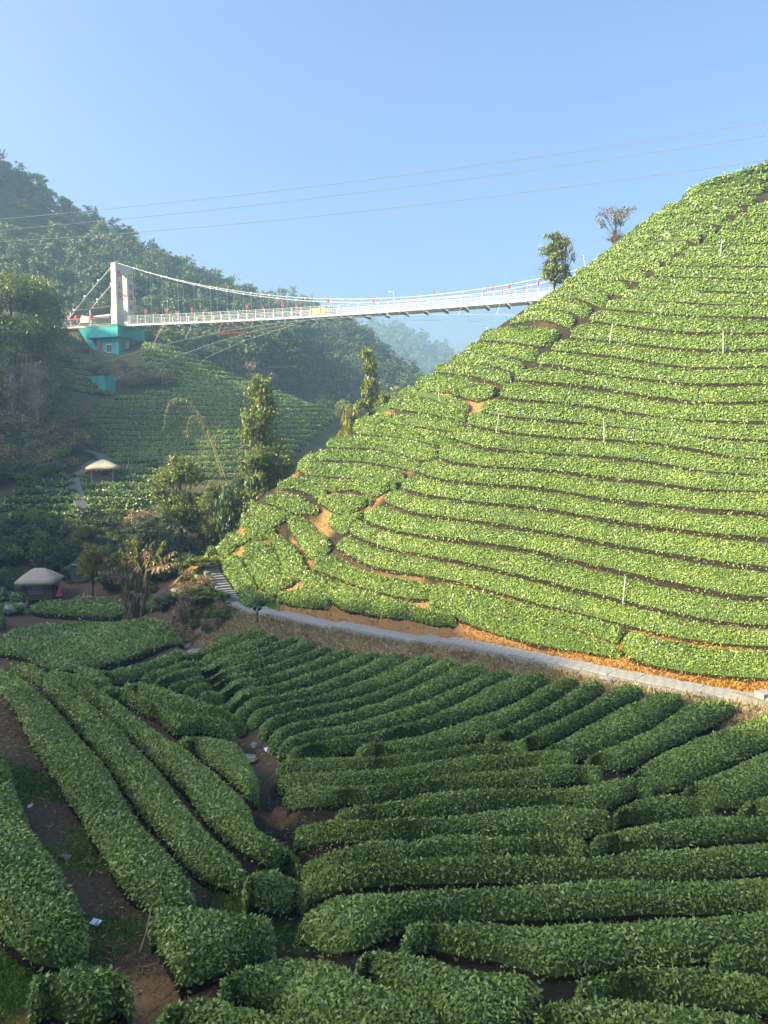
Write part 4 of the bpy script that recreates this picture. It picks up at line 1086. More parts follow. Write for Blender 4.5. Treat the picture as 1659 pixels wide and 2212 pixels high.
gV = 'trees of the shady hollow between the fields and the hillside'
top('big', 'tall dense green tree with sunlit crown left of the bright hill', 566, 800, 67, W=2.5, rz=.4)
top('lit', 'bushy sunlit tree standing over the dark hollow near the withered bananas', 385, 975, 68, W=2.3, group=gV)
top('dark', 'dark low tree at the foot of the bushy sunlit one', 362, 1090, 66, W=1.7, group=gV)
top('lit', 'smaller sunlit tree right of the bushy one, with a bare pale trunk', 455, 1040, 67, W=1.35, group=gV)
top('yel', 'small tree with yellowed leaves between the two sunlit trees', 428, 1060, 69, W=1.0, group=gV)
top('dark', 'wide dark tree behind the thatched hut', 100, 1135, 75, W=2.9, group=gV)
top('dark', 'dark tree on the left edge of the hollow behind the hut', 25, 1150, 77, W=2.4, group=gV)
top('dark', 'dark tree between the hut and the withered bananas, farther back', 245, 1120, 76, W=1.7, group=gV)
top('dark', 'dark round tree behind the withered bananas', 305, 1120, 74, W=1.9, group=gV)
top('yel', 'small yellow-green tree just right of the thatched hut', 188, 1172, 64, W=1.55)
top('lit', 'slim pale green tree behind the yellow-green one by the hut', 178, 1130, 72, W=1.1, group=gV)
top('thin', 'thin tall tree with feathery crown on the flank of the bright hill', 797, 745, 71, W=1.0, rz=1.0)
top('shrub', 'leafy spray low beside the thin tall tree', 832, 825, 70, W=.8, name='shrub', cat='shrub')
top('shrub', 'pale shrub clump left of the thin tall tree', 762, 850, 74, W=1.6, name='shrub', cat='shrub', leaf=LEAF_YL)
top('ridge', 'leafy many-stemmed tree on the skyline where the bridge meets the hill', 1188, 495, 69, W=1.35, rz=.2, leaf=LEAF)
top('sparse', 'bare twiggy tree growing against the leafy skyline tree', 1212, 512, 70, W=.9)
top('sparse', 'sparse pinkish tree with bare stems alone on the skyline', 1312, 444, 66, W=1.45)
gS = 'trees on the wooded spur at the left edge'
top('spur', 'largest sunlit tree on the spur at the left edge', 45, 565, 97, W=5.0, group=gS, rz=1.1)
top('spur2', 'rounded sunlit tree on the spur next to the bridge platform', 108, 590, 100, W=3.1, group=gS)
top('spur2', 'green tree cut by the left edge on the spur', -25, 640, 94, W=4.0, group=gS)
top('mid', 'dull green tree low on the spur, below the largest', 45, 730, 93, W=2.8, group=gS)
top('bare', 'leafless pale tree on the spur in front of the largest', 35, 770, 91, W=2.3, group=gS)
top('bare', 'leafless pale tree on the spur, right of another leafless one', 88, 780, 91, W=2.0, group=gS)
top('scrub', 'reddish-brown withered shrub on the spur', 72, 755, 93, W=1.6, group=gS, name='shrub', cat='shrub')
gU = 'shrubs on the wooded spur at the left edge'
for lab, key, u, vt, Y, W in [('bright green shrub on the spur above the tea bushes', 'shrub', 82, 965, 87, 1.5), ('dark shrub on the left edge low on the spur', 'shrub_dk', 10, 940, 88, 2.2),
        ('grey-brown scrub on the spur beside the upper steps', 'scrub', 165, 935, 93, 2.4), ('grey-brown scrub at the lip of the terraces', 'scrub', 150, 880, 97, 2.2), ('green shrub halfway up the spur scrub', 'shrub', 120, 930, 92, 1.9),
        ('dark shrub by the green pier wall', 'shrub_dk', 188, 745, 121, 1.6), ('dark shrub below the bridge platform', 'shrub_dk', 160, 725, 124, 2.4), ('leafy shrub under the pier window', 'shrub', 212, 780, 117, 1.6),
        ('brown scrub right of the green box', 'scrub', 285, 800, 116, 2.4), ('second brown scrub right of the green box', 'scrub', 325, 795, 117, 2.4), ('olive shrub below the round column', 'shrub', 300, 785, 119, 1.8),
        ('brown scrub on the brow of the terraces', 'scrub', 365, 800, 117, 2.4), ('small bright shrub left of the pavilion steps', 'shrub', 40, 985, 86, 1.4), ('brown scrub left of the pavilion', 'scrub', 125, 985, 89, 2.3),
        ('olive shrub at the foot of the spur', 'shrub', 60, 1010, 85, 1.4)]:
    top(key, lab, u, vt, Y, W=W, name='shrub', cat='shrub', group=gU)
gW = 'shrubs around the head of the path'
for lab, key, u, vt, Y, W in [('dark shrub under the wood at the edge of the bright hill', 'shrub_dk', 500, 1040, 66, 1.6), ('dark shrub among trunks below the tall dense tree', 'shrub_dk', 545, 1000, 66, 1.6), ('olive shrub right of the tall dense tree', 'shrub', 625, 950, 67, 1.3),
        ('dark shrub left of the path head', 'shrub_dk', 400, 1190, 63, 1.6), ('round dark shrub just above the head of the path', 'shrub_dk', 425, 1180, 66, 1.2), ('leafy shrub hanging over the head of the path', 'shrub', 430, 1215, 57, 1.2), ('grey-green shrub on the bank below the path head', 'shrub', 445, 1265, 53, 1.5),
        ('reddish-leaved shrub on the bank above the drain', 'scrub', 385, 1275, 52, .9), ('dark shrub above the drain mouth', 'shrub_dk', 352, 1290, 55, .9), ('pale shrub at the bottom of the hollow', 'shrub', 360, 1215, 66, 1.5), ('dark shrub right of the withered bananas', 'shrub_dk', 345, 1245, 64, 1.4),
        ('dark shrub hiding the foot of the steps', 'shrub_dk', 210, 1110, 76, 1.6), ('olive shrub below the lowest tea bushes', 'shrub', 130, 1120, 77, 1.8), ('reddish shrub below the terraces', 'scrub', 290, 1095, 77, 1.8)]:
    top(key, lab, u, vt, Y, W=W, name='shrub', cat='shrub', group=gW)
# trees behind the terrace brow and along the mountain ridge
gR = 'trees rising behind the brow of the terraces'
for i, (u, vt, Y, W, lf) in enumerate([(338, 712, 140, 3.0, LEAF_YL), (365, 705, 146, 3.4, None), (405, 712, 150, 3.2, LEAF_YL), (440, 722, 150, 3.6, None), (480, 730, 152, 3.4, LEAF_YL), (520, 742, 152, 3.2, None), (560, 770, 150, 3.2, LEAF_BR),
                                      (740, 860, 136, 2.6, LEAF_YL), (770, 868, 134, 2.6, None), (700, 850, 140, 2.6, None), (855, 830, 140, 3.0, LEAF_YL), (820, 850, 132, 2.4, None)]):
    top('mid', '%s of the trees rising behind the terrace brow, counted from the bridge pier' % ORD[i], u, vt, Y, W=W, group=gR, leaf=lf)
def on_hill(Gm, u, vt, lab, key, H, W, group, leaf=None):
    """stand a tree on a far hill so that its top is near picture point (u, vt)"""
    pu, pv = to_px(Gm[:, :30]); i, j = np.unravel_index(np.argmin((pu - u) ** 2 + (pv - vt - .78 * H * F / Gm[:, :30, 1]) ** 2), pu.shape)
    tm, cm = PROTO[key]
    dims = {'mid': (8.5, 3.0), 'con': (9.5, 2.2), 'bare': (6.5, 2.2)}[key]
    tree(key, lab, Gm[i, j] - np.array([0, 0, .3]), .8 * W / dims[1], .78 * H / dims[0], group=group, leaf=leaf)
gM = 'trees along the ridge of the left mountain'
for i, (u, vt, key, H, W, lf) in enumerate([(-5, 345, 'mid', 8, 3, None), (22, 358, 'con', 9, 2.2, None), (48, 372, 'con', 9, 2.4, None), (66, 378, 'mid', 10, 3, None), (92, 395, 'mid', 10, 3.2, None), (112, 410, 'mid', 10, 3.2, None), (132, 425, 'mid', 9, 3, None),
                                       (152, 432, 'mid', 9, 3, None), (172, 450, 'mid', 7, 2.6, LEAF_YL), (186, 455, 'mid', 8, 2.8, None), (207, 445, 'con', 11, 2.6, None), (226, 480, 'mid', 10, 4.2, None), (246, 500, 'mid', 8, 3.4, None),
                                       (270, 520, 'mid', 8, 3.2, None), (308, 535, 'mid', 8, 3.4, LEAF_YL), (335, 545, 'mid', 9, 3.4, None), (352, 555, 'mid', 8, 3, None), (390, 580, 'bare', 7, 2.4, None), (433, 570, 'con', 9, 3.0, None), (446, 590, 'mid', 7, 2.6, None), (490, 592, 'bare', 8, 2.8, None)]):
    on_hill(GH, u, vt, '%s tree along the left mountain ridge, counted from the left edge' % ORD[i], key, H, W, gM, lf)
gN = 'trees standing out on the slope of the left mountain'
for i, (u, vt, key, H, W, lf) in enumerate([(52, 430, 'mid', 5, 3, LEAF_YL), (228, 512, 'mid', 7, 2.6, None), (255, 548, 'bare', 6, 2.2, None), (30, 505, 'mid', 7, 3, LEAF_YL), (60, 520, 'mid', 7, 3.2, None), (330, 640, 'mid', 8, 3.2, None), (372, 650, 'mid', 7, 2.8, None)]):
    on_hill(GH, u, vt, '%s lone tree on the open slope of the left mountain, from the left' % ORD[i], key, H, W, gN, lf)

# undergrowth that fills the spur and the hollow
BU = [joined(k) for k in ('shrub', 'shrub_dk', 'scrub')]
r_ = np.random.default_rng(9)
def fill(name, label, poly, n, smin, smax, ymin, ymax, srcs, avoid=None):
    uv = np.array(poly, float)
    u = r_.uniform(uv[:, 0].min(), uv[:, 0].max(), n * 3); v = r_.uniform(uv[:, 1].min(), uv[:, 1].max(), n * 3)
    k = inpoly(u, v, poly); u, v = u[k][:n], v[k][:n]
    P = hit(np.stack([u, v], -1), 0, ymax, ymin); P[:, 2] -= .25
    return scatter(name, P, r_.uniform(smin, smax, len(P)), srcs, label=label)
fill('spur_undergrowth', 'grey-brown and green scrub covering the spur', [(-60,700),(120,720),(170,760),(130,800),(135,870),(180,900),(210,960),(170,1000),(110,1030),(-60,1050)], 240, .6, 1.3, 80, 140, BU)
fill('pier_undergrowth', 'scrub on the bank round the green pier', [(150,725),(190,735),(205,790),(330,795),(395,815),(370,830),(250,828),(190,800)], 70, .35, .75, 105, 140, BU)
fill('hollow_undergrowth', 'low scrub on the floor of the shady hollow', [(-60,1130),(200,1135),(330,1130),(420,1120),(560,1000),(620,1000),(540,1100),(440,1200),(380,1240),(330,1240),(180,1240),(-60,1240)], 190, .5, 1.1, 62, 85, BU[:2])
fill('bank_scrub', 'weedy scrub on the bank between drain and path head', [(385,1255),(430,1230),(480,1300),(500,1330),(450,1380),(410,1390),(400,1330)], 45, .25, .5, 44, 62, BU)
fill('hut_undergrowth', 'low dark shrubs round the thatched hut', [(-60,1235),(60,1240),(62,1280),(-60,1290)], 30, .35, .7, 55, 80, BU[:2])
fill('yard_undergrowth', 'low dark shrubs between the hut and the withered bananas', [(130,1235),(330,1235),(340,1290),(320,1300),(270,1285),(225,1270),(135,1262)], 70, .25, .55, 55, 80, BU[:2])

# ------------------------------------------------------------------ bridge
WHITE = plain('white_metal', (.56, .57, .57), .45, .5, var=.08, scale=2)
CONC = plain('painted_concrete', (.60, .52, .41), .8, .3, var=.10, scale=1.5, bmp=.1)
TEAL = plain('teal_render', (.035, .36, .33), .75, .3, var=.18, scale=.7, bmp=.1)
GREYM = plain('grey_steel', (.18, .19, .20), .6, .5, var=.2, scale=3)
DARKM = plain('dark_steel', (.035, .038, .042), .6, .4, var=.2, scale=3)
RED = plain('red_paint', (.62, .020, .030), .55, .4, var=.15, scale=5)
REDST = plain('red_oxide_steel', (.28, .07, .05), .7, .3, var=.2, scale=4)
YELL = plain('yellow_cloth_and_glint', (.82, .72, .28), .7, .2, var=.12, scale=3)  # tassel cloth, also the colour of the painted rail glint
STONE = plain('pale_stone', (.27, .26, .24), .9, .3, var=.22, scale=3, bmp=.5)
STONE_W = plain('stone_edging', (.22, .205, .175), .9, .3, var=.35, scale=4, bmp=.6)
WOOD = plain('weathered_wood', (.16, .12, .085), .85, .3, var=.35, scale=8, bmp=.4)
WOODB = plain('blue_grey_shutter', (.10, .14, .19), .8, .3, var=.25, scale=6)
m, nt, b = new_mat('thatch')
tc = N(nt, "ShaderNodeTexCoord"); mp = N(nt, "ShaderNodeMapping"); mp.inputs['Scale'].default_value = (9, 9, 2.2)
nt.links.new(tc.outputs['Object'], mp.inputs[0]); n_ = tex_noise(nt, 5, 6, .75, mp.outputs[0])
nt.links.new(ramp(nt, n_, [(.3, (.28, .23, .15)), (.5, (.50, .44, .32)), (.75, (.66, .60, .46))]), b.inputs['Base Color']); b.inputs['Roughness'].default_value = .95
bump(nt, b, n_, .8, .08)
THATCH = m
m, nt, b = new_mat('deck_glass')
b.inputs['Base Color'].default_value = (.55, .62, .62, 1); b.inputs['Roughness'].default_value = .12; b.inputs['Transmission Weight'].default_value = .35; b.inputs['Alpha'].default_value = 1
GLASS = m

C0 = at(253, 699, 127.0)
E1 = at(1186, 640, 105.0); E1[2] = C0[2] + .7
bd = unit((E1 - C0)[:2]); BA = np.array([bd[0], bd[1], 0]); NA = np.array([-bd[1], bd[0], 0])
BRZ = math.atan2(bd[1], bd[0])
def bl(a, n, z):
    """bridge frame: a along the deck from the tower, n across (away from the camera), z above deck level"""
    return C0 + BA * a + NA * n + np.array([0, 0, z])
bridge = thing('suspension_bridge', 'white glass-floored suspension footbridge spanning the valley from the tower to the hill', 'bridge', bl(-.5, 2.4, 0), BRZ)
def bp(a, n, z):
    return (a + .5, n - 2.4, z)
LEN = float(np.linalg.norm((E1 - C0)[:2])) + 3
HT = 9.7
# tower
tw = MB()
def leg(mb, n0, n1):
    V = []
    for z, a0, a1, k in ((0, -1.08, .0, 1), (HT, -.98, -.10, .9)):
        nm = (n0 + n1) / 2 + (2.4 - (n0 + n1) / 2) * .06 * (z > 0); hw = (n1 - n0) / 2 * k
        V += [bp(a0, nm - hw, z), bp(a1, nm - hw, z), bp(a1, nm + hw, z), bp(a0, nm + hw, z)]
    mb.add(V, [(3, 2, 1, 0), (4, 5, 6, 7), (0, 1, 5, 4), (1, 2, 6, 5), (2, 3, 7, 6), (3, 0, 4, 7)])
leg(tw, 0, 1.85); tleg = tw.build('tower_leg', CONC, bridge)
tw = MB(); leg(tw, 2.95, 4.8); tw.build('tower_leg', CONC, bridge)
tw = MB(); tw.box(bp(-.53, 2.4, HT - .75), (.80, 2.15, 1.45)); tw.build('tower_crossbeam', CONC, bridge)
for n_0 in (.85, 3.95):
    MB().box(bp(-.55, n_0, HT + .14), (.5, .4, .28), taper=.6).build('cable_saddle', DARKM, bridge)
# lettering down the two legs, as on the tower
GLY = {  # strokes on a 10x10 cell, y up
 'nan': [[(1,8),(9,8)],[(5,10),(5,6.5)],[(1.5,6.5),(8.5,6.5)],[(1.5,6.5),(1.5,0)],[(8.5,6.5),(8.5,0)],[(3.4,4.6),(6.6,4.6)],[(3.2,2.6),(6.8,2.6)],[(5,5),(5,.5)]],
 'shang': [[(5,9.5),(5,1)],[(5,5.6),(8.5,5.6)],[(.8,.8),(9.2,.8)]],
 'cha': [[(1,8.6),(9,8.6)],[(3.4,10),(3.4,7.6)],[(6.6,10),(6.6,7.6)],[(5,7.4),(.8,4.2)],[(5,7.4),(9.2,4.2)],[(2,3.6),(8,3.6)],[(5,5),(5,0)],[(3.2,2.4),(1.8,.6)],[(6.8,2.4),(8.2,.6)]],
 'kou': [[(1.6,9),(8.4,9)],[(1.6,9),(1.6,1)],[(8.4,9),(8.4,1)],[(1.6,1),(8.4,1)]],
 'bo': [[(.6,8.6),(3.8,8.6)],[(.8,5.4),(3.6,5.4)],[(.5,1.6),(4,2.4)],[(2.2,8.6),(2.2,1.8)],[(5,8),(9.4,8)],[(9.4,8),(8.8,6.6)],[(5,8),(4.4,.4)],[(7,10),(7,5)],[(5.2,5),(8.6,5)],[(8.6,5),(5,.4)],[(5.8,3.6),(9.4,.4)]],
 'li': [[(.6,8.6),(3.6,8.6)],[(.8,5.4),(3.4,5.4)],[(.5,1.6),(3.8,2.4)],[(2.1,8.6),(2.1,1.8)],[(4.4,8.8),(9.6,8.8)],[(7,10),(7,8.8)],[(5.4,7.8),(8.6,5)],[(8.6,7.8),(5.4,5)],[(5,8),(5,4.6)],[(9,8),(9,4.6)],[(5,4.6),(9,4.6)],[(4.6,3.4),(4.6,0)],[(4.6,3.4),(9.4,3.4)],[(9.4,3.4),(9.4,0)],[(6.8,4.4),(5.8,1.4),(8.2,1.2)]],
 'qiao': [[(.6,7),(4,7)],[(2.3,10),(2.3,0)],[(2.3,6.6),(.6,3)],[(2.5,6),(4,4.4)],[(8.6,9.6),(5,8.8)],[(4.6,7),(9.6,7)],[(7,9),(4.6,4.4)],[(7,7),(9.6,4.4)],[(6,4.4),(5.4,.2)],[(8,4.4),(8,.2)]]}
def glyph(key, nc, zc, s):
    mb = MB()
    for st in GLY[key]:
        for p, q in zip(st[:-1], st[1:]):
            a = np.array([nc + (p[0] - 5) / 10 * s, zc + (p[1] - 5) / 10 * s]); c = np.array([nc + (q[0] - 5) / 10 * s, zc + (q[1] - 5) / 10 * s])
            d = c - a; L = np.hypot(*d) + 1e-6; nrm = np.array([-d[1], d[0]]) / L * s * .052
            V = []
            for aa_ in (-.06, .03):
                for w in (a - nrm, a + nrm, c + nrm, c - nrm):
                    V.append(bp(aa_ - .10 * w[1] / HT, w[0], w[1]))
            mb.add(V, [(0, 1, 2, 3), (7, 6, 5, 4), (0, 4, 5, 1), (1, 5, 6, 2), (2, 6, 7, 3), (3, 7, 4, 0)])
    mb.build('character', RED, tleg)
for k, zc in zip(('nan', 'shang', 'cha'), (8.05, 6.3, 4.6)):
    glyph(k, 1.0, zc, 1.05)
for k, zc in zip(('kou', 'bo', 'li', 'qiao'), (8.0, 6.4, 4.8, 3.1)):
    glyph(k, 3.88, zc, 1.05)
# deck
dz = lambda a: .55 * math.sin(math.pi * min(max(a / LEN, 0), 1)) * 0 + .7 * a / LEN - .5 * math.sin(math.pi * min(max(a / LEN, 0), 1))
NB = 24
xs = np.linspace(0, LEN, NB * 2 + 1)
for n_0, n_1, nm in ((.85, 1.02, 'edge_beam'), (3.78, 3.95, 'edge_beam')):
    mb = MB()
    for a, c in zip(xs[:-1], xs[1:]):
        z0, z1 = dz(a), dz(c)
        V = [bp(a, n_0, z0 - .3), bp(c, n_0, z1 - .3), bp(c, n_1, z1 - .3), bp(a, n_1, z0 - .3), bp(a, n_0, z0), bp(c, n_0, z1), bp(c, n_1, z1), bp(a, n_1, z0)]
        mb.add(V, [(3, 2, 1, 0), (4, 5, 6, 7), (0, 1, 5, 4), (2, 3, 7, 6)])
    mb.build(nm, WHITE, bridge)
bs = np.linspace(0, LEN, NB + 1)
for a, c in zip(bs[:-1], bs[1:]):
    z0, z1 = dz(a), dz(c); e = .08
    MB().add([bp(a + e, 1.03, z0 - .10), bp(c - e, 1.03, z1 - .10), bp(c - e, 3.77, z1 - .10), bp(a + e, 3.77, z0 - .10), bp(a + e, 1.03, z0 - .05), bp(c - e, 1.03, z1 - .05), bp(c - e, 3.77, z1 - .05), bp(a + e, 3.77, z0 - .05)],
             [(3, 2, 1, 0), (4, 5, 6, 7), (0, 1, 5, 4), (1, 2, 6, 5), (2, 3, 7, 6), (3, 0, 4, 7)]).build('glass_panel', GLASS, bridge)
for a in bs[1:]:
    mb = MB(); mb.box(bp(a, 2.4, dz(a) - .44), (.26, 4.3, .24)); mb.build('crossbeam', GREYM, bridge)
# railings: rails and posts
for n_0 in (.92, 3.88):
    for hgt in (.18, .4, .62, .84, 1.06, 1.28):
        mb = MB(); mb.tube([bp(a, n_0, dz(a) + hgt) for a in xs], .030 if hgt < 1.2 else .045, 4); mb.build('rail', WHITE, bridge)
    ps = np.linspace(.2, LEN, NB * 2)
    me = MB().box((0, 0, .64), (.08, .08, 1.30)).mesh('post')
    for a in ps:
        o = link('post', me, WHITE, bridge); o.location = bp(a, n_0, dz(a))
# cables
LR_ = LEN * 1.22
def cz(a):
    t = (a - .68 * LEN) / (.68 * LEN)
    return 1.35 + (HT + .15 - 1.35) * t * t + .5 * a / LEN
for n_0 in (.85, 3.95):
    q = np.linspace(-.55, LR_ - .5, 60)
    mb = MB(); mb.tube([bp(a, n_0, cz(a + .55) - .0) for a in q], .05, 6); cab = mb.build('main_cable', WHITE, bridge)
    mb = MB(); mb.tube([bp(-.55, n_0, HT + .15), bp(-6, n_0 - .3, 5.0), bp(-11.5, n_0 - .5, -.3)], .045, 5); mb.build('back_stay', WHITE, bridge)
    for f in (.3, .55, .75):
        MB().box(bp(-.55 - 10.95 * f, n_0 - .5 * f, HT + .15 - 10 * f + .4 * math.sin(f * 3)), (.28, .28, .28)).build('cable_clamp', WHITE, bridge)
    for a in bs[1:-1]:
        zt = cz(a + .55); zb = dz(a) - .3
        if zt - dz(a) > .25:
            mb = MB(); mb.tube([bp(a, n_0, zt), bp(a, n_0 + (.1 if n_0 < 2 else -.1), zb)], .016, 4); mb.build('hanger', WHITE, bridge)
            MB().box(bp(a, n_0, zt), (.20, .16, .24)).build('cable_clamp', WHITE, bridge)
mb = MB()
for s_ in (-1, 1):
    q = np.linspace(0, 1, 40)
    mb = MB(); mb.tube([bp(-1 + f * (LEN + 6), 2.4 + s_ * (2.2 + 5 * abs(2 * f - 1) ** 2), -6.0 * abs(2 * f - 1) ** 2 * (1 if f < .5 else .45) - 1.0 + .35 * f) for f in q], .022, 4); mb.build('wind_cable', WHITE, bridge)
    for f in np.linspace(.12, .95, 13):
        a = -1 + f * (LEN + 6); mb = MB(); mb.tube([bp(a, 2.4 + s_ * 2.0, dz(a) - .4), bp(a, 2.4 + s_ * (2.2 + 5 * abs(2 * f - 1) ** 2), -6.0 * abs(2 * f - 1) ** 2 * (1 if f < .5 else .45) - 1.0 + .35 * f)], .018, 3); mb.build('wind_tie', WHITE, bridge)
# sun glint on the near rail, midspan, put in as a yellow panel
fy = 0
a_y = [a for a in np.linspace(5, LEN, 400) if to_px(bl(a, .9, .6))[0] > 668][0]
w_ = MB(); w_.box(bp(a_y + 1.2, 1.0, dz(a_y) + .62), (2.4, .03, .9)); tag(w_.build('glint_panel', YELL, bridge), 'yellow sun glint on the near railing, put in as a coloured panel')
# small red flags and lanterns on the railing
gL = 'small red flags along the bridge railing'
fl = [290,312,334,358,380,413,438,530,567,607,640,707,805,935,1042,1083,1129,1160,1098,1062]
fl.sort(); used_a = []
for i, u in enumerate(fl):
    a = [q for q in np.linspace(.5, LEN + 2, 900) if to_px(bl(q, .9 if i % 2 else 3.9, 1.4))[0] > u]
    if not a:
        continue
    a = a[0]; n_0 = .9 if i % 2 else 3.9
    o = thing('red_flag', '%s small red flag along the bridge railing, counted from the tower' % ORD[i], 'flag', bl(a, n_0, dz(a) + 1.34), BRZ, gL)
    MB().tube([(0, 0, -.1), (0, 0, .95)], .018, 4).build('flagpole', WHITE, o)
    sg = .6 + .3 * ((i * 7) % 5) / 4
    MB().add([(.02, 0, .95), (.30 * sg, .05, .82), (.42 * sg, -.03, .35), (.2 * sg, .02, .22), (.02, 0, .3), (.02, .02, .95), (.30 * sg, .07, .82), (.42 * sg, -.01, .35), (.2 * sg, .04, .22), (.02, .02, .3)],
             [(0, 1, 2, 3, 4), (9, 8, 7, 6, 5), (0, 5, 6, 1), (1, 6, 7, 2), (2, 7, 8, 3), (3, 8, 9, 4)]).build('cloth', RED, o)
# lamp on the deck
a = [q for q in np.linspace(2, LEN, 900) if to_px(bl(q, 3.6, 1.5))[0] > 850][0]
lamp = thing('street_lamp', 'slender white lamp standing on the bridge deck near midspan', 'street lamp', bl(a, 3.6, dz(a) - .04), BRZ)
MB().tube([(0, 0, 0), (0, 0, 2.9), (-.12, 0, 3.1), (-.45, 0, 3.12)], .04, 6).build('pole', WHITE, lamp)
MB().box((-.62, 0, 3.12), (.5, .2, .1)).build('lamp_head', WHITE, lamp)
# maintenance cradle slung below the deck
a0 = [q for q in np.linspace(2, LEN, 900) if to_px(bl(q, 1, -1))[0] > 470][0]; a1 = [q for q in np.linspace(2, LEN, 900) if to_px(bl(q, 1, -1))[0] > 526][0]
cr = thing('maintenance_cradle', 'red-brown steel work cradle slung beneath the bridge deck', 'cradle', bl((a0 + a1) / 2, 2.4, dz(a0) - 2.0), BRZ)
w = a1 - a0
for y_ in (-1.6, -.5, .5, 1.6):
    MB().tube([(-w / 2, y_, 0), (w / 2, y_, 0)], .05, 4).build('floor_bar', REDST, cr)
for x_ in np.linspace(-w / 2, w / 2, 6):
    MB().tube([(x_, -1.6, 0), (x_, 1.6, 0)], .045, 4).build('cross_bar', REDST, cr)
    for y_ in (-1.6, 1.6):
        MB().tube([(x_, y_, 0), (x_, y_, 1.55)], .035, 4).build('hanger_rod', REDST, cr)
for y_ in (-1.6, 1.6):
    MB().tube([(-w / 2, y_, .75), (w / 2, y_, .75)], .03, 4).build('guard_bar', REDST, cr)
# pier building
pier = thing('pier_building', 'teal-painted pier building with a window under the bridge tower', 'building', bl(-2.6, 3.2, -6.6), BRZ)
pl = lambda a, n, z: (a + 2.6, n - 3.2, z + 6.6)
def pbox(nm, a0, a1, n0, n1, z0, z1, mat, par=None):
    return MB().box(pl((a0 + a1) / 2, (n0 + n1) / 2, (z0 + z1) / 2), (a1 - a0, n1 - n0, z1 - z0)).build(nm, mat, par or pier)
pbox('slab', -5.9, .25, -.25, 6.9, -2.1, -.34, TEAL)
pbox('slab_edge', -6.0, .35, -.35, 7.0, -.338, -.22, TEAL)
pbox('wall', -4.6, -.35, .6, 2.2, -8.0, -2.102, TEAL)
pbox('wall', -4.6, -.9, 4.1, 6.2, -8.0, -2.102, TEAL)
pbox('back_wall', -4.4, -2.4, 2.2, 4.1, -8.0, -2.102, TEAL)
MB().tube([pl(-.75, 3.05, -8.0), pl(-.75, 3.05, -2.103)], .52, 14).build('round_column', CONC, pier, smooth=True)
MB().add([pl(-5.9, -.25, -.4), pl(-7.6, -.25, -.4), pl(-4.7, .5, -5.2), pl(-4.0, .5, -5.2), pl(-5.9, 4, -.4), pl(-7.6, 4, -.4), pl(-4.7, 4, -5.2), pl(-4.0, 4, -5.2)],
         [(0, 1, 2, 3), (7, 6, 5, 4), (0, 4, 5, 1), (1, 5, 6, 2), (2, 6, 7, 3), (3, 7, 4, 0)]).build('bracket_wall', TEAL, pier)
win = pbox('window', -2.7, -1.55, .53, .598, -4.5, -3.1, WHITE)
for k in range(2):
    pbox('pane', -2.62 + k * .52, -2.17 + k * .52, .50, .528, -4.38, -3.22, DARKM, win)
dr = pbox('door', -4.3, -3.5, .53, .598, -4.9, -2.9, REDST)
pbox('handle', -3.65, -3.58, .49, .528, -4.0, -3.85, GREYM, dr)
# platform, railing, shed, canopy behind the tower
plat = thing('bridge_platform', 'concrete landing with grey railing behind the bridge tower', 'platform', bl(-6.5, 3, -.3), BRZ)
ql = lambda a, n, z: (a + 6.5, n - 3, z + .3)
MB().box(ql(-6.6, 3.2, -.30), (11.0, 7.0, .24)).build('floor_slab', CONC, plat)
for hgt in (.12, 1.15):
    MB().tube([ql(-12, -.2, hgt - .1), ql(-1.2, -.2, hgt - .1)], .04, 4).build('rail', WHITE, plat)
me = MB().box((0, 0, .5), (.035, .035, 1.05)).mesh('baluster')
for a in np.linspace(-12, -1.25, 52):
    o = link('baluster', me, GREYM, plat); o.location = ql(a, -.2, -.02)
MB().box(ql(-12.2, -.2, .55), (.5, .5, 1.6), taper=.7).build('end_post', WHITE, plat)
shed = thing('roofed_shed', 'open shed with dark flat roof on the landing behind the tower', 'shed', bl(-6.3, 4, -.18), BRZ)
sl = lambda a, n, z: (a + 6.3, n - 4, z + .18)
MB().add([sl(-10.6, .9, 2.45), sl(-1.3, .9, 2.95), sl(-1.3, 6.2, 2.95), sl(-10.6, 6.2, 2.45), sl(-10.6, .9, 2.6), sl(-1.3, .9, 3.1), sl(-1.3, 6.2, 3.1), sl(-10.6, 6.2, 2.6)],
         [(3, 2, 1, 0), (4, 5, 6, 7), (0, 1, 5, 4), (1, 2, 6, 5), (2, 3, 7, 6), (3, 0, 4, 7)]).build('roof', DARKM, shed)
for a, z in ((-10, 2.47), (-6, 2.7), (-1.8, 2.9)):
    for n_0 in (1.0, 6.0):
        MB().box(sl(a, n_0, z / 2 - .1), (.12, .12, z)).build('post', WHITE, shed)
MB().box(sl(-6, 6.15, 1.1), (9, .1, 2.4)).build('back_wall', DARKM, shed)
for i, a in enumerate((-10.4, -8.9, -6.0)):
    o = thing('red_lantern', '%s red lantern hanging under the dark shed roof, from the left' % ORD[i], 'lantern', bl(a + .4, .75, 1.35), 0, 'red lanterns under the shed roof')
    mb = MB(); mb.tube([(0, 0, -.42), (0, 0, -.34), (0, 0, -.15), (0, 0, .15), (0, 0, .34), (0, 0, .42)], [.12, .24, .36, .36, .24, .12], 10); mb.build('lantern_body', RED, o, True)
    MB().tube([(0, 0, .42), (0, 0, 1.15)], .015, 3).build('cord', DARKM, o)
    MB().tube([(0, 0, -.42), (0, 0, -.85)], [.05, .09], 5).build('tassel', YELL, o)
can = thing('barrel_canopy', 'grey curved tarpaulin roof behind the dark shed', 'canopy', bl(-9, 10, 0), BRZ)
mb = MB(); nA = 9
V = []
for i_ in range(2):
    for th in np.linspace(0, math.pi, nA):
        for rr in (2.6, 2.5):
            V.append((-4.5 + 9 * i_, rr * math.cos(th), 1.6 + rr * .95 * math.sin(th)))
Fs = []
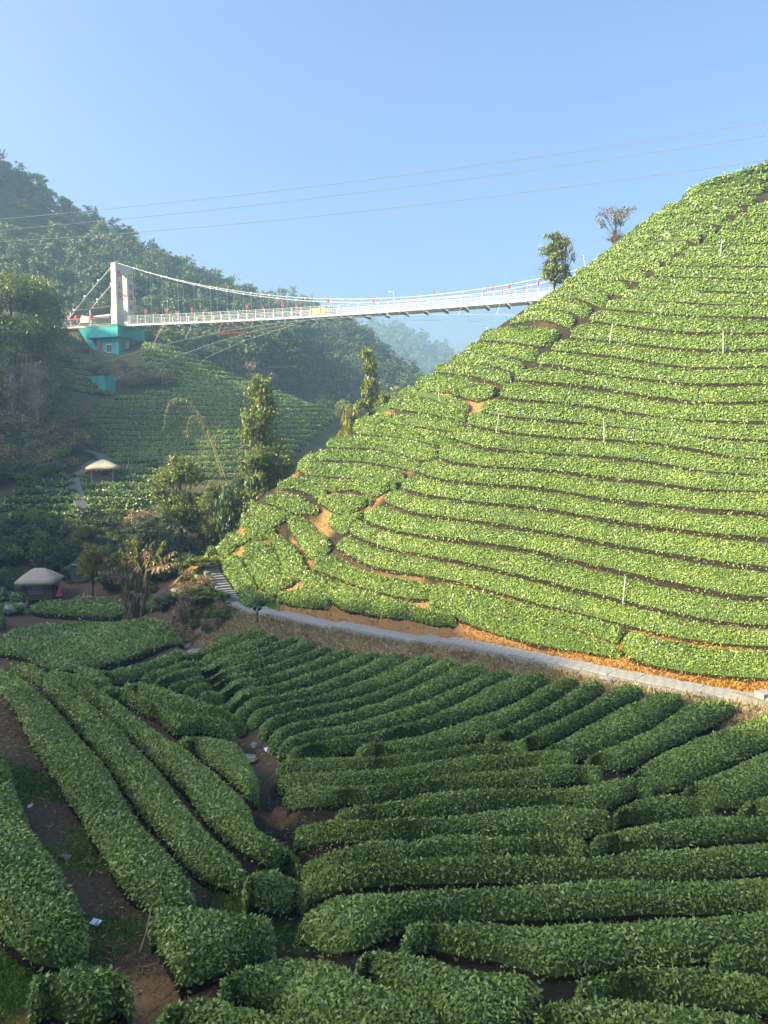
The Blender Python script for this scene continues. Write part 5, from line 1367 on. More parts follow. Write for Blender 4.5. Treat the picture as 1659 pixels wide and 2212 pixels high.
for k in range(nA - 1):
    a, c = 2 * k, 2 * k + 2; o_ = 2 * nA
    Fs += [(a, c, c + o_, a + o_), (a + 1, a + 1 + o_, c + 1 + o_, c + 1), (a, a + 1, c + 1, c), (a + o_, c + o_, c + 1 + o_, a + 1 + o_)]
mb.add(V, Fs); mb.build('tarpaulin', plain('grey_tarpaulin', (.30, .32, .34), .6, .3, var=.12), can)
for x_ in (-4.3, 0, 4.3):
    for y_ in (-2.5, 2.5):
        MB().tube([(x_, y_, -1.5), (x_, y_, 1.7)], .05, 5).build('post', GREYM, can)
# teal box on the terraces with its stay cables
bx = thing('teal_box', 'small teal-painted concrete box on the terraces below the pier', 'concrete block', gpt(227, 838, 114, .3), BRZ - .15)
MB().box((0, 0, 1.1), (2.0, 1.9, 2.4)).build('block', TEAL, bx)
MB().add([(-1.0, -.96, .6), (-1.0, .95, .6), (-1.9, .95, 2.32), (-1.9, -.96, 2.32), (-.95, -.96, .6), (-.95, .95, .6), (-.95, .95, 2.32), (-.95, -.96, 2.32)], [(0, 1, 2, 3), (7, 6, 5, 4), (0, 4, 5, 1), (1, 5, 6, 2), (2, 6, 7, 3), (3, 7, 4, 0)]).build('sloping_face', TEAL, bx)
MB().box((0, 0, 2.34), (2.14, 2.04, .10)).build('cap', TEAL, bx)
for lab, pts in (('pale stay cable rising from the teal box to the bridge', [(250,816,112),(360,778,113),(450,745,115),(549,715,117),(660,693,116)]), ('pale stay cable rising from the terrace brow to the bridge', [(432,784,126),(450,770,125),(500,748,123),(533,734,122),(640,700,118)])):
    P = np.array([at(*p) for p in pts]); o = thing('stay_cable', lab, 'cable', P[0], 0, 'stay cables below the bridge')
    mb = MB(); mb.tube([p - P[0] for p in resample(P, 20)], .024, 4); mb.build('wire', WHITE, o)
    MB().box((0, 0, -.15), (.3, .3, .5)).build('anchor', GREYM, o)

# ------------------------------------------------------------------ power lines
for lab, pts in (('topmost power line crossing the sky', [(-300,498),(0,473),(400,433),(830,387),(1250,325),(1659,262),(2000,205)]), ('middle power line crossing the sky', [(-300,520),(0,497),(400,459),(830,411),(1250,352),(1659,292),(2000,238)]),
                 ('lowest power line crossing the sky down to the crest of the bright hill', [(-300,536),(0,520),(400,495),(830,452),(1250,399),(1620,352),(2000,296)])):
    pts = np.array(pts, float); P = at(pts[:, 0], pts[:, 1], np.interp(pts[:, 0], [-300, 2000], [95, 56]))
    q = np.linspace(0, 1, 60); ss = np.linspace(0, 1, len(P))
    cf = [np.polyfit(pts[:, 0], P[:, k_], 3) for k_ in range(3)]; uu = np.linspace(-300, 2000, 60)
    PP = np.stack([np.polyval(c_, uu) for c_ in cf], -1)
    mb = MB(); mb.tube([p for p in PP], .026, 5); o = mb.build('power_line', GREYM); tag(o, lab, 'cable', 'power lines across the sky')

# ------------------------------------------------------------------ hut, pavilion, steps
def hip_roof(mb, hw, hd, z0, z1, ridge, thick=.22, sub=6):
    """thatched hip roof with rounded, drooping eaves"""
    P = []
    lv = np.linspace(0, 1, sub)
    for f in lv:
        k = 1 - f; z = z0 + (z1 - z0) * (f ** .85); rx = ridge + (hw - ridge) * k; ry = .04 + (hd - .04) * k
        ring = []
        for t_ in range(28):
            g = 2 * math.pi * t_ / 28; c, s_ = math.cos(g), math.sin(g); q = max(abs(c), abs(s_)) ** .85
            jit = .02 * math.sin(t_ * 5 + f * 9)
            ring.append((rx * c / q * (1 + jit), ry * s_ / q * (1 + jit), z + .02 * math.sin(t_ * 3.1)))
        P.append(ring)
    low = [(x * .97, y * .97, z - thick) for x, y, z in P[0]]; inn = [(x * .6, y * .6, z0 - thick * .2) for x, y, z in P[0]]
    R_ = [inn, low] + P
    V = [p for ring in R_ for p in ring]; Fs = []
    for i in range(len(R_) - 1):
        for t_ in range(28):
            Fs.append((i * 28 + t_, i * 28 + (t_ + 1) % 28, (i + 1) * 28 + (t_ + 1) % 28, (i + 1) * 28 + t_))
    Fs.append(tuple((len(R_) - 1) * 28 + t_ for t_ in range(28)))
    mb.add(V, Fs)
def straw_fringe(parent, hw, hd, z, n=260):
    r = np.random.default_rng(4); g = r.uniform(0, 2 * math.pi, n); c, s_ = np.cos(g), np.sin(g); q = np.maximum(np.abs(c), np.abs(s_)) ** .85
    P = np.stack([hw * c / q, hd * s_ / q, np.full(n, z)], -1); D = unit(np.stack([c * .5, s_ * .5, np.full(n, -1.0)], -1) + r.normal(size=(n, 3)) * .18)
    S = unit(np.cross(D, np.stack([c, s_, 0 * c], -1))); V, Fq = diamonds(P - D * .1, D, S, r.uniform(.2, .42, n), .05, 0)
    o = link('straw_fringe', mesh_np('straw_fringe', V, Fq, rnd=r.random(n)), LEAF_BR, parent); o['kind'] = 'stuff'
hp_ = gpt(88, 1295, 65, -.4)
hut = thing('thatched_hut', 'small wooden hut with thatched roof and blue-grey shutters on the valley floor', 'hut', hp_, .12)
for i_, x_ in enumerate(np.linspace(-1.05, 1.05, 15)):
    zz = .02 * ((i_ * 7) % 3)
    MB().box((x_, -1.0 - .01 * (i_ % 2), .72), (.143, .05, 1.44 + zz)).build('plank', WOOD, hut)
    MB().box((x_, 1.0, .72), (.143, .05, 1.44)).build('plank', WOOD, hut)
for i_, y_ in enumerate(np.linspace(-.9, .9, 13)):
    for s_ in (-1, 1):
        MB().box((s_ * 1.14, y_, .72), (.05, .143, 1.44)).build('plank', WOOD, hut)
for x_ in (-1.16, 1.16):
    for y_ in (-1.04, 1.04):
        MB().tube([(x_, y_, -.7), (x_, y_, 1.5)], .075, 7).build('corner_post', WOOD, hut)
sh = MB().box((-.05, -1.055, .95), (1.25, .04, .72)).build('shutter', WOODB, hut)
for z_ in (.72, .95, 1.18):
    MB().box((-.05, -1.085, z_), (1.2, .02, .07)).build('slat', plain('slat_paint%d' % int(z_ * 100), (.22, .27, .32), .8), sh)
MB().box((.05, -1.12, .52), (1.05, .16, .09)).build('sill', STONE, hut)
MB().tube([(-.75, -1.12, -.1), (-.72, -1.11, .95)], .035, 5).build('prop', WOOD, hut)
mb = MB(); hip_roof(mb, 1.75, 1.6, 1.52, 2.5, .45); mb.build('thatch_roof', THATCH, hut, True)
straw_fringe(hut, 1.74, 1.58, 1.42)
pp = gpt(224, 1040, 88, .05)
pav = thing('thatched_pavilion', 'open pavilion with pale thatched roof beside the hillside steps', 'pavilion', pp, .25)
for x_ in (-1.15, 1.15):
    for y_ in (-1.1, 1.1):
        MB().tube([(x_, y_, -.5), (x_, y_, 1.8)], .11, 8).build('post', STONE, pav)
MB().box((0, 0, -.2), (2.9, 2.7, .4)).build('floor', STONE, pav)
for k_ in range(9):
    MB().box((-1.0 + k_ * .25, -1.12, .5), (.235, .05, .9)).build('board', WOOD, pav)
    MB().box((1.17, -1.0 + k_ * .25, .5), (.05, .235, .9)).build('board', WOOD, pav)
mb = MB(); hip_roof(mb, 1.85, 1.75, 1.85, 2.75, .15); mb.build('thatch_roof', THATCH, pav, True)
straw_fringe(pav, 1.83, 1.73, 1.72)
# stone steps up the hillside
st = bpy.data.objects.new('hillside_steps', None); COL.objects.link(st); st['kind'] = 'structure'
SL = hit(px('D', [(188,1130),(180,1105),(170,1080),(164,1058),(161,1040),(170,1028),(182,1016)]), .0, 120, 66)
SP_ = resample(SL, 62)
me = MB().box((0, 0, 0), (1.25, .36, .22)).mesh('step')
for i in range(len(SP_) - 1):
    d = SP_[i + 1] - SP_[i]
    o = link('step', me, STONE, st); o.location = SP_[i] + np.array([0, 0, .16]); o.rotation_euler = (0, 0, math.atan2(d[1], d[0]) - math.pi / 2)
SL2 = resample(hit(px('D', [(182,1014),(205,1000),(228,1000),(215,985),(180,975)]), .0, 120, 80), 34)
for i in range(len(SL2) - 1):
    d = SL2[i + 1] - SL2[i]
    o = link('step', me, STONE, st); o.location = SL2[i] + np.array([0, 0, .2]); o.rotation_euler = (0, 0, math.atan2(d[1], d[0]) - math.pi / 2)

# ------------------------------------------------------------------ stone path
pth = bpy.data.objects.new('stone_path', None); COL.objects.link(pth); pth['kind'] = 'structure'
PL = resample(PATH, 400); s_all = np.concatenate([[0], np.cumsum(np.linalg.norm(np.diff(PL, axis=0), axis=1))])
# level stretches separated by short risers
ru = np.array([PATH_UV[i, 0] for i in range(len(PATH_UV))]); _acc2 = np.concatenate([[0], np.cumsum(np.linalg.norm(np.diff(PATH, axis=0), axis=1))])
ris = np.interp([548, 600, 735, 925, 960, 1640], ru, _acc2 * s_all[-1] / _acc2[-1])
def path_lift(s):
    k = np.searchsorted(ris, s); nxt = ris[k] if k < len(ris) else s_all[-1] + 5; prv = ris[k - 1] if k > 0 else 0
    f = (s - prv) / max(nxt - prv, .1)
    return .20 * (1 - f) if k > 0 else .04
sstep = .40; nS = int(s_all[-1] / sstep)
me_s = [MB().box((0, 0, 0), (1.0 + .05 * k, .385, .10)).mesh('slab') for k in range(3)]
def path_at(s):
    p = np.array([np.interp(s, s_all, PL[:, k]) for k in range(3)]); q = np.array([np.interp(s + .3, s_all, PL[:, k]) for k in range(3)])
    d = q - p; return p, math.atan2(d[1], d[0])
for i in range(nS):
    s = (i + .5) * sstep; p, g = path_at(s)
    o = link('paving_slab', me_s[i % 3], STONE, pth); o.location = (p[0], p[1], p[2] + .06 + path_lift(s) + .006 * ((i * 7) % 3)); o.rotation_euler = (.004 * (i % 3 - 1), .004 * (i % 5 - 2), g - math.pi / 2)
nE = int(s_all[-1] / 1.6)
me_e = MB().box((0, 0, 0), (1.58, .22, .62)).mesh('edging_stone')
for i in range(nE):
    s = (i + .5) * 1.6; p, g = path_at(s); nrm = np.array([math.sin(g), -math.cos(g)])
    o = link('edging_stone', me_e, STONE_W, pth); o.location = (p[0] + nrm[0] * .64, p[1] + nrm[1] * .64, p[2] - .23 + path_lift(s)); o.rotation_euler = (0, 0, g)
bs_ = path_at(np.interp(1650, ru, _acc2 * s_all[-1] / _acc2[-1]))[0]
pst = thing('stone_post', 'pale squared stone post where the path leaves the right edge', 'post', at(1650, 1520, 27.3) - np.array([0, 0, .25]), .3)
MB().box((0, 0, .2), (.42, .42, .8)).build('shaft', STONE, pst); MB().box((0, 0, .64), (.50, .50, .10)).build('cap', STONE, pst)

# twin spotlight by the path
sp = thing('spotlight', 'black twin-headed garden spotlight on a post beside the path', 'spotlight', hit([(556, 1345)])[0], 0)
MB().tube([(0, 0, -.2), (0, 0, .75)], .05, 8).build('post', DARKM, sp)
for s_ in (-1, 1):
    MB().tube([(s_ * .06, -.05, .78), (s_ * .14, -.10, .92), (s_ * .16, .14, .97)], [.04, .13, .13], 10).build('lamp_head', DARKM, sp)

# sprinkler stakes on the slopes
PVC = plain('white_pipe', (.70, .72, .68), .5, .4, var=.08)
stk = [((1072,930),(1078,893),'white stake leaning beside the footpath groove at mid slope'), ((1305,947),(1304,902),'white upright stake in the middle of the bright hill'), ((1317,738),(1323,699),'white leaning stake below the upper third of the groove'),
       ((1562,757),(1562,714),'white upright stake near the right edge of the bright hill'), ((1346,1297),(1351,1245),'greenish stake low on the bright hill'), ((949,868),(946,840),'white stake at the bare scar on the flank'), ((815,1187),(818,1152),'thin stake at the left end of the lower bright rows'),
       ((1555,553),(1560,518),'slim stake high on the bright hill near the right edge'), ((1265,578),(1259,548),'dark stake on the skyline right of the leafy tree'), ((1570,384),(1562,368),'dark stake on the skyline below the lowest power line'), ((694,1004),(689,983),'thin stake near the trunks at the top of the flank'),
       ((1065,722),(1048,706),'thin stake leaning on the skyline below the bridge end')]
for (b0, t0, lab) in stk:
    pb = hit([b0], .35)[0]; pt = at(t0[0], t0[1], pb[1] + .05)
    o = thing('sprinkler_stake', lab, 'stake', pb - np.array([0, 0, .4]), 0, 'sprinkler stakes on the tea slopes')
    d = pt - pb
    MB().tube([(0, 0, 0), (0, 0, .4), tuple(d + np.array([0, 0, .4]))], .019, 5).build('pipe', PVC, o)
    MB().box(tuple(d + np.array([0, 0, .44])), (.05, .05, .07)).build('sprinkler_head', GREYM, o)
for i, (u, v, du) in enumerate([(166,938,2),(375,912,4),(495,878,3),(301,922,-9),(362,947,2),(303,942,-4),(274,1008,5),(289,1047,-1),(232,1058,9),(300,1055,0),(352,930,0)]):
    pb = hit([(u, v)], .5, 150, 72)[0]; pt = at(u + du, v - 11, pb[1])
    o = thing('sprinkler_stake', '%s thin white stake on the shaded terraces, from the top left' % ORD[i], 'stake', pb - np.array([0, 0, .4]), 0, 'white stakes on the shaded terraces')
    d = pt - pb; MB().tube([(0, 0, 0), (0, 0, .4), tuple(d + np.array([0, 0, .4]))], .03, 4).build('pipe', PVC, o)
    MB().box(tuple(d + np.array([0, 0, .43])), (.06, .06, .08)).build('sprinkler_head', GREYM, o)

# ------------------------------------------------------------------ withered bananas
BAN_STEM = plain('banana_stem', (.17, .125, .080), .9, .2, var=.5, scale=7, bmp=.5)
BAN_GR = plain('banana_green', (.20, .26, .07), .6, .3, var=.4, scale=3)
def banana(label, u, v, Y, H, seed, leaves, group):
    r = np.random.default_rng(seed); p = gpt(u, v, Y, .05)
    o = thing('banana_plant', label, 'banana plant', p, 0, group)
    lean = r.normal(0, .06, 2)
    pts = [(lean[0] * z * 1.0, lean[1] * z, z) for z in np.linspace(-.2, H, 7)]
    MB().tube(pts, [.2, .19, .17, .16, .14, .12, .09], 9).build('stem', BAN_STEM, o, True)
    # hanging dead sheaths on the stem
    n = 70; f = r.uniform(.15, .95, n); g = r.uniform(0, 6.28, n)
    P = np.stack([lean[0] * f * H + .17 * np.cos(g), lean[1] * f * H + .17 * np.sin(g), f * H], -1)
    D = unit(np.stack([np.cos(g) * .25, np.sin(g) * .25, np.full(n, -1.0)], -1) + r.normal(size=(n, 3)) * .12); S = unit(np.cross(D, np.stack([np.cos(g), np.sin(g), 0 * g], -1)))
    V, Fq = diamonds(P, D, S, r.uniform(.35, .9, n), r.uniform(.06, .16, n)); q = link('dead_sheath', mesh_np('dead_sheath', V, Fq, rnd=r.random(n)), LEAF_BR, o); q['kind'] = 'stuff'
    for (az, up, ln, col, droop) in leaves:
        d0 = np.array([math.cos(az) * math.cos(up), math.sin(az) * math.cos(up) * .7, math.sin(up)]); p0 = np.array([lean[0] * H, lean[1] * H, H * .97])
        q = np.linspace(0, 1, 8); rib = p0 + d0 * (q[:, None] * ln) + np.array([0, 0, -1.]) * (droop * ln * q[:, None] ** 2.4)
        lf = MB().tube(list(rib), list(np.linspace(.05, .015, 8)), 5).build('leaf', BAN_GR if col else BAN_STEM, o, True)
        m_ = 64; t = r.uniform(.22, 1, m_) ** .9; P = np.stack([np.interp(t, q, rib[:, k]) for k in range(3)], -1)
        D = unit(np.array([0, 0, -1.]) * r.uniform(.6, 1.2, m_)[:, None] + r.normal(size=(m_, 3)) * .30 + d0 * .25); S = unit(d0 + r.normal(size=(m_, 3)) * .3)
        V, Fq = diamonds(P, D, S, r.uniform(.3, .75, m_) * (1.1 - .5 * t), r.uniform(.09, .2, m_), .25)
        b_ = link('leaf_blade', mesh_np('leaf_blade', V, Fq, rnd=r.random(m_)), (LEAF_BR, LEAF_BR, LEAF_YL)[col], lf); b_['kind'] = 'stuff'
gb = 'withered banana plants on the valley flat'
banana('leftmost withered banana plant, its dead leaves sweeping to the left', 272, 1330, 57.0, 3.6, 1, [(2.6, .85, 3.3, 0, .25), (3.0, .35, 2.6, 0, .28), (2.2, 1.25, 2.8, 2, .1), (1.2, 1.3, 2.6, 0, .15), (3.1, .62, 2.4, 0, .3), (.6, 1.0, 2.0, 1, .5), (4.2, .6, 1.6, 0, .6)], gb)
banana('middle withered banana plant with upright yellowed leaves', 296, 1326, 57.5, 4.0, 2, [(1.9, 1.35, 2.5, 2, .05), (1.3, 1.42, 2.3, 2, .06), (2.6, 1.2, 2.4, 0, .18), (.7, 1.15, 2.4, 0, .15), (3.3, .8, 1.8, 0, .5), (5.2, .7, 1.5, 0, .6)], gb)
banana('rightmost withered banana plant, its leaves reaching right', 312, 1322, 57.2, 3.5, 3, [(.55, 1.05, 3.2, 2, .12), (.3, .75, 3.0, 0, .18), (.1, .42, 2.8, 1, .15), (1.0, 1.3, 2.6, 0, .12), (5.8, .55, 2.4, 0, .35), (1.9, 1.2, 2.2, 0, .2)], gb)
banana('short dead banana sucker between the taller stems', 285, 1328, 56.5, 2.2, 4, [(2.9, .5, 1.3, 0, .6), (.4, .6, 1.2, 0, .6), (4.5, .8, 1.1, 1, .4)], gb)

# ------------------------------------------------------------------ bamboo
BAMB = plain('dry_bamboo', (.36, .29, .15), .7, .3, var=.25, scale=6)
def bamboo(label, u, v, Y, H, n, seed, spread, group=None, arcs=()):
    r = np.random.default_rng(seed); p = gpt(u, v, Y, .1)
    o = thing('bamboo_clump', label, 'bamboo', p, 0, group)
    Ps = []; Ds = []
    for k in range(n + len(arcs)):
        if k < n:
            az = r.uniform(0, 6.28); out = spread * r.uniform(.3, 1); h = H * r.uniform(.6, 1.05)
            q = np.linspace(0, 1, 10); c = np.stack([math.cos(az) * out * q ** 2, math.sin(az) * out * .6 * q ** 2, h * (q - .18 * q ** 3)], -1) + np.array([r.normal(0, .25), r.normal(0, .25), 0])
        else:
            tgt = np.array([at(a_, b_, Y) for a_, b_ in arcs[k - n]]) - p; c = resample(tgt, 22)
            c = smooth_line(c, 3)
        MB().tube(list(c), list(np.linspace(.045, .012, len(c))), 5, False).build('cane', BAMB, o, True)
        m_ = 120; t = r.uniform(.35, 1, m_) * (len(c) - 1); i0 = np.minimum(t.astype(int), len(c) - 2); f = (t - i0)[:, None]
        P = c[i0] * (1 - f) + c[i0 + 1] * f + r.normal(size=(m_, 3)) * (.22 if k < n else .12)
        Ps.append(P); Ds.append(unit(np.array([0, 0, -.9]) + r.normal(size=(m_, 3)) * .6))
    P = np.vstack(Ps); D = np.vstack(Ds); S = unit(np.cross(D, r.normal(size=D.shape)))
    V, Fq = diamonds(P, D, S, r.uniform(.18, .42, len(P)), r.uniform(.05, .1, len(P)))
    q = link('leaves', mesh_np('leaves', V, Fq, rnd=r.random(len(P))), LEAF_BR, o); q['kind'] = 'stuff'
bamboo('dry straw-coloured bamboo clump left of the tall dense tree, one cane arching over', 480, 1010, 68, 4.2, 22, 1, 2.6, None,
       [[(490,1040),(470,985),(450,925),(430,890),(405,862),(385,853),(368,858),(358,880),(355,905),(356,925)], [(480,1030),(458,960),(440,915),(425,893),(412,893),(405,915),(404,938)]])
bamboo('dry straw-coloured bamboo clump right of the tall dense tree', 655, 990, 70, 3.9, 22, 2, 2.0)
bamboo('thin brown bamboo thicket under the trees left of the bright hill', 520, 1060, 67, 3.0, 16, 3, 1.6)

# ------------------------------------------------------------------ small things
r_ = np.random.default_rng(77)
cone = thing('red_pennant', 'small red triangular pennant beside the thatched hut', 'pennant', gpt(127, 1280, 64, 0), 0)
MB().tube([(0, 0, 0), (0, 0, 1.35)], .02, 5).build('pole', WOOD, cone)
MB().add([(.0, 0, 1.38), (-.30, .04, .68), (.34, -.04, .72), (.0, .03, 1.38), (-.30, .07, .68), (.34, -.01, .72)], [(0, 1, 2), (5, 4, 3), (0, 3, 4, 1), (1, 4, 5, 2), (2, 5, 3, 0)]).build('cloth', plain('pink_red_cloth', (.80, .05, .09), .7), cone)
gp_ = 'poles heaped beside the hut'
for i in range(11):
    u = r_.uniform(150, 222); v = r_.uniform(1276, 1292); p = gpt(u, v, 63.5, 0); az = r_.uniform(-.5, .5) + (0 if i % 3 else 1.2); el_ = r_.uniform(.05, .8) if i % 2 else .12
    ln = r_.uniform(1.4, 2.6); d = np.array([math.cos(az) * math.cos(el_), math.sin(az) * math.cos(el_), math.sin(el_)]) * (1 if i % 4 else -1); d[2] = abs(d[2])
    o = MB().tube([p - d * ln * .3 + np.array([0, 0, .25]), p + d * ln * .35 + np.array([0, 0, .3]), p + d * ln * .7 + np.array([0, 0, .25])], [.045, .04, .03], 6).build('pole', plain('grey_pole%d' % i, (.34 + .02 * (i % 3), .30, .24), .85))
    tag(o, 'bleached pole lying in the heap beside the hut', 'pole', gp_)
def rock(label, p, s, seed, mat=STONE, group=None, name='rock', cat='rock'):
    r = np.random.default_rng(seed); V = []; 
    nl, nm_ = 6, 9
    for i in range(nl):
        th = math.pi * i / (nl - 1)
        for j in range(nm_):
            g = 2 * math.pi * j / nm_; k = 1 + r.normal(0, .13)
            V.append((s[0] * math.sin(th) * math.cos(g) * k, s[1] * math.sin(th) * math.sin(g) * k, s[2] * math.cos(th) * k))
    Fs = [(i * nm_ + j, i * nm_ + (j + 1) % nm_, (i + 1) * nm_ + (j + 1) % nm_, (i + 1) * nm_ + j) for i in range(nl - 1) for j in range(nm_)]
    me = bpy.data.meshes.new('rock'); me.from_pydata(V, [], Fs); me.update()
    o = link(name, me, mat); o.location = tuple(p); tag(o, label, cat, group)
rock('pale square stone lying below the sunlit stretch of path', hit([(1315, 1474)])[0] + [0, 0, .1], (.36, .26, .18), 1)
rock('pale boulder beside the path at the top of the shaded field', hit([(1375, 1484)])[0] + [0, 0, .05], (.3, .22, .15), 2)
rock('pale rock in the drain mouth between flat plot and fanned rows', hit([(420, 1413)])[0] + [0, 0, .1], (.5, .4, .25), 3)
rock('small pale rock above the drain mouth', hit([(405, 1395)])[0], (.3, .3, .15), 4)
rock('leftmost of the pale rocks by the dark tea bush on the left edge', hit([(20, 1330)])[0] + [0, 0, .5], (.55, .4, .4), 5)
rock('rightmost of the pale rocks by the dark tea bush on the left edge', hit([(45, 1325)])[0] + [0, 0, .5], (.5, .4, .38), 6)
rock('white boulder on the bank right of the withered bananas', hit([(380, 1278)])[0] + [0, 0, .1], (.45, .4, .22), 7)
rock('reddish boulder in the drain below the fanned rows', hit([(607, 1765)])[0], (.32, .42, .2), 8, plain('red_rock', (.24, .11, .06), .9, bmp=.5))
rock('grey stone on the bare path above the white paper', hit([(140, 1853)])[0], (.12, .1, .06), 9, STONE_W)
rock('flat grey stone in the drain beside the litter', hit([(530, 1640)])[0] + [0, 0, .05], (.4, .3, .1), 10, STONE_W)
rock('pale stone in the drain head', hit([(552, 1610)])[0], (.2, .16, .1), 11)
def paper(label, u, v, w, h, rz, cat='paper'):
    p = hit([(u, v)])[0]; o = thing('litter_paper', label, cat, p + np.array([0, 0, .05]), rz)
    MB().add([(-w, -h, .0), (w, -h, .02), (w, h, .05), (-w, h, .03), (-w, -h, .006), (w, -h, .026), (w, h, .056), (-w, h, .036)], [(3, 2, 1, 0), (4, 5, 6, 7), (0, 1, 5, 4), (1, 2, 6, 5), (2, 3, 7, 6), (3, 0, 4, 7)]).build('sheet', plain('paper%d' % int(u), (.78, .80, .84), .6, var=.03), o)
    MB().add([(w * .3, -h * 1.02, .03), (w * 1.04, -h, .03), (w * 1.0, -h * .1, .12), (w * .3, -h * 1.02, .036), (w * 1.04, -h, .036), (w * 1.0, -h * .1, .126)], [(0, 2, 1), (3, 4, 5), (0, 1, 4, 3), (1, 2, 5, 4), (2, 0, 3, 5)]).build('fold', MATS['paper%d' % int(u)], o)
paper('white sheet of paper dropped on the bare path at left', 207, 2001, .10, .055, -.5)
paper('white wrapper lying in the drain beside the long rows', 577, 1623, .09, .12, .4)
paper('small scrap of paper on the bare path near the first long row', 65, 1748, .05, .03, .2)
o = MB().tube([hit([(302, 2062)])[0] + [0, 0, .03], hit([(320, 2035)])[0] + [0, 0, .25], hit([(329, 2018)])[0] + [0, 0, .5]], [.02, .017, .014], 6).build('stick', plain('dry_stick', (.27, .18, .09), .85)); tag(o, 'dry stick leaning from the bare path against a tea bush', 'stick')
o = MB().tube([hit([(192, 1898)])[0] + [0, 0, .03], hit([(200, 1884)])[0] + [0, 0, .06], hit([(222, 1892)])[0] + [0, 0, .04]], [.014, .012, .008], 5).build('stick', MATS['dry_stick']); tag(o, 'short forked twig lying on the bare path beside moss', 'stick')
o = MB().tube([gpt(238, 1330, 58, 0), gpt(238, 1330, 58, 0) + np.array([-.12, 0, 1.3])], [.03, .025], 6).build('stake', plain('green_stake', (.20, .24, .08), .8)); tag(o, 'greenish wooden stake between the two flat tea plots', 'stake')
wl_ = thing('retaining_wall', 'low dark concrete retaining wall with mossy top behind the bananas', 'wall', gpt(235, 1265, 68, 0), .05)
MB().box((0, 0, .4), (6.5, .4, 1.3)).build('wall', plain('dark_concrete', (.10, .10, .095), .9, bmp=.3), wl_); MB().box((0, 0, 1.09), (6.6, .6, .08)).build('mossy_top', plain('moss_top', (.14, .19, .05), .95, bmp=.5), wl_)

# ------------------------------------------------------------------ grass, litter and straw
def blades(name, label, P, D, L, W, mat):
    S = unit(np.cross(D, rng.normal(size=D.shape))); V, Fq = diamonds(P, D, S, L, W, .1)
    o = link(name, mesh_np(name, V, Fq, rnd=rng.random(len(P))), mat); tag(o, label, None, None, 'stuff')
def sow(w, n):
    """random ground points weighted by w on the terrain grid cells"""
    dx = np.gradient(GX)[:, None] * np.gradient(GY)[None]; ww = (w * dx)[:-1, :-1]; ww = ww / ww.sum()
    idx = rng.choice(ww.size, n, p=ww.ravel()); i, j = np.unravel_index(idx, ww.shape)
    x = GX[i] + rng.random(n) * (GX[i + 1] - GX[i]); y = GY[j] + rng.random(n) * (GY[j + 1] - GY[j])
    return np.stack([x, y, ground(x, y)], -1)
GRASS_DRY = leaf_mat('dry_grass', [(.05, (.17, .12, .055)), (.4, (.30, .235, .115)), (.7, (.44, .36, .19)), (.95, (.58, .50, .30))], .8, .2, .2, .8)
FERN = leaf_mat('orange_fern', [(.05, (.20, .075, .02)), (.4, (.40, .17, .03)), (.7, (.60, .33, .05)), (.95, (.70, .52, .10))], .8, .2, .3, .7)
GRASS_GR = leaf_mat('green_grass', [(.05, (.035, .085, .012)), (.5, (.09, .19, .022)), (.95, (.20, .31, .05))], .7, .3, .3, .8)
pk = (_pd > .85) & (_pd < 6)
wd = dry * pk * (_gy > 20) * (_gx > -14)
P = sow(wd, 26000); n = len(P)
D = unit(np.stack([rng.normal(0, .55, n), rng.normal(-.35, .55, n), rng.uniform(.15, 1, n)], -1)); blades('dry_grass', 'straw-coloured dead grass hanging over the bank below the path', P, D, rng.uniform(.15, .42, n), .035, GRASS_DRY)
wo = np.clip(orange, 0, 1) * (_pd > .8) * (_pd < 3.2) * (side > 0) * (_gx > 4)
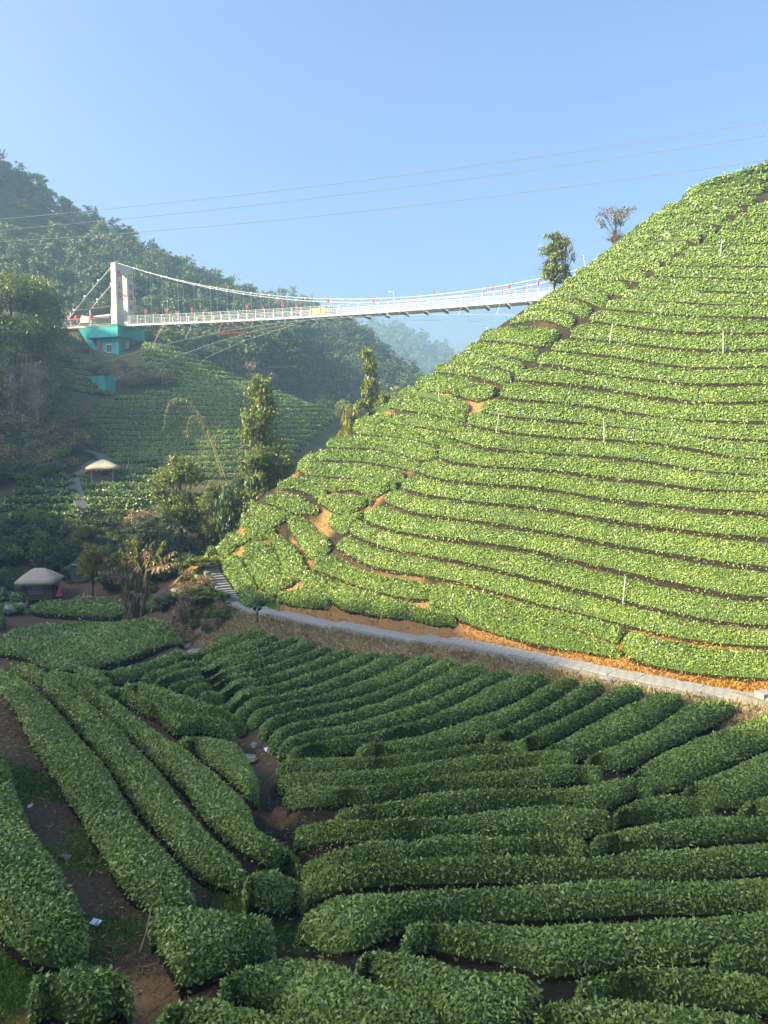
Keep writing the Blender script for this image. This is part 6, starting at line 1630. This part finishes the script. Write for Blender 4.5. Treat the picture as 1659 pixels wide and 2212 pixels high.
P = sow(wo, 9000); n = len(P); D = unit(np.stack([rng.normal(0, .6, n), rng.normal(-.2, .6, n), rng.uniform(.2, 1, n)], -1)); blades('orange_grass', 'orange-brown dead fern and grass above the path', P, D, rng.uniform(.10, .28, n), .045, FERN)
wo = np.clip(orange, 0, 1) * (side > 0) * (_gy > 36) * (_gy < 75) * (_pd > .8); P = sow(wo + 1e-9, 7000); n = len(P); D = unit(np.stack([rng.normal(0, .6, n), rng.normal(-.2, .6, n), rng.uniform(.2, 1, n)], -1)); blades('scar_grass', 'sparse yellow grass on the bare scars of the bright hill', P, D, rng.uniform(.12, .3, n), .05, FERN)
P = sow(np.clip(moss, 0, 1) * (_gy < 60), 15000); n = len(P); D = unit(np.stack([rng.normal(0, .6, n), rng.normal(0, .6, n), rng.uniform(.3, 1, n)], -1)); blades('moss_grass', 'fresh green moss and grass patches on bare soil', P, D, rng.uniform(.05, .13, n), .022, GRASS_GR)
BP = hit(px('D', [(-40,1480),(0,1540),(60,1680),(120,1790),(190,1900),(240,2000),(300,2080),(340,2180)])); bd_, _ = polydist(_gx, _gy, BP)
wl2 = np.clip(1.3 - bd_ / .9, 0, 1) + .8 * np.clip(1.2 - _gd / .7, 0, 1) * (_gy < 46); P = sow(wl2 + .004 * (_gy < 45) * (_gy > 8), 15000); n = len(P)
D = unit(np.stack([rng.normal(0, 1, n), rng.normal(0, 1, n), rng.normal(0, .16, n)], -1)); P[:, 2] += .015; blades('path_litter', 'dead leaves, prunings and straw littering the bare path and drain', P, D, rng.uniform(.05, .20, n), rng.uniform(.006, .03, n), LEAF_BR)

# ------------------------------------------------------------------ haze
hz = MB(); hz.box((0, 290, 30), (1500, 740, 96)); m = bpy.data.materials.new('haze'); m.use_nodes = True
nt = m.node_tree; nt.nodes.remove(nt.nodes["Principled BSDF"])
pv = N(nt, "ShaderNodeVolumePrincipled"); pv.inputs['Color'].default_value = (.46, .73, 1.0, 1); pv.inputs['Density'].default_value = .0009; pv.inputs['Anisotropy'].default_value = .1
nt.links.new(pv.outputs[0], nt.nodes["Material Output"].inputs['Volume'])
tag(hz.build('haze', m), 'pale blue haze filling the valley', None, None, 'stuff')
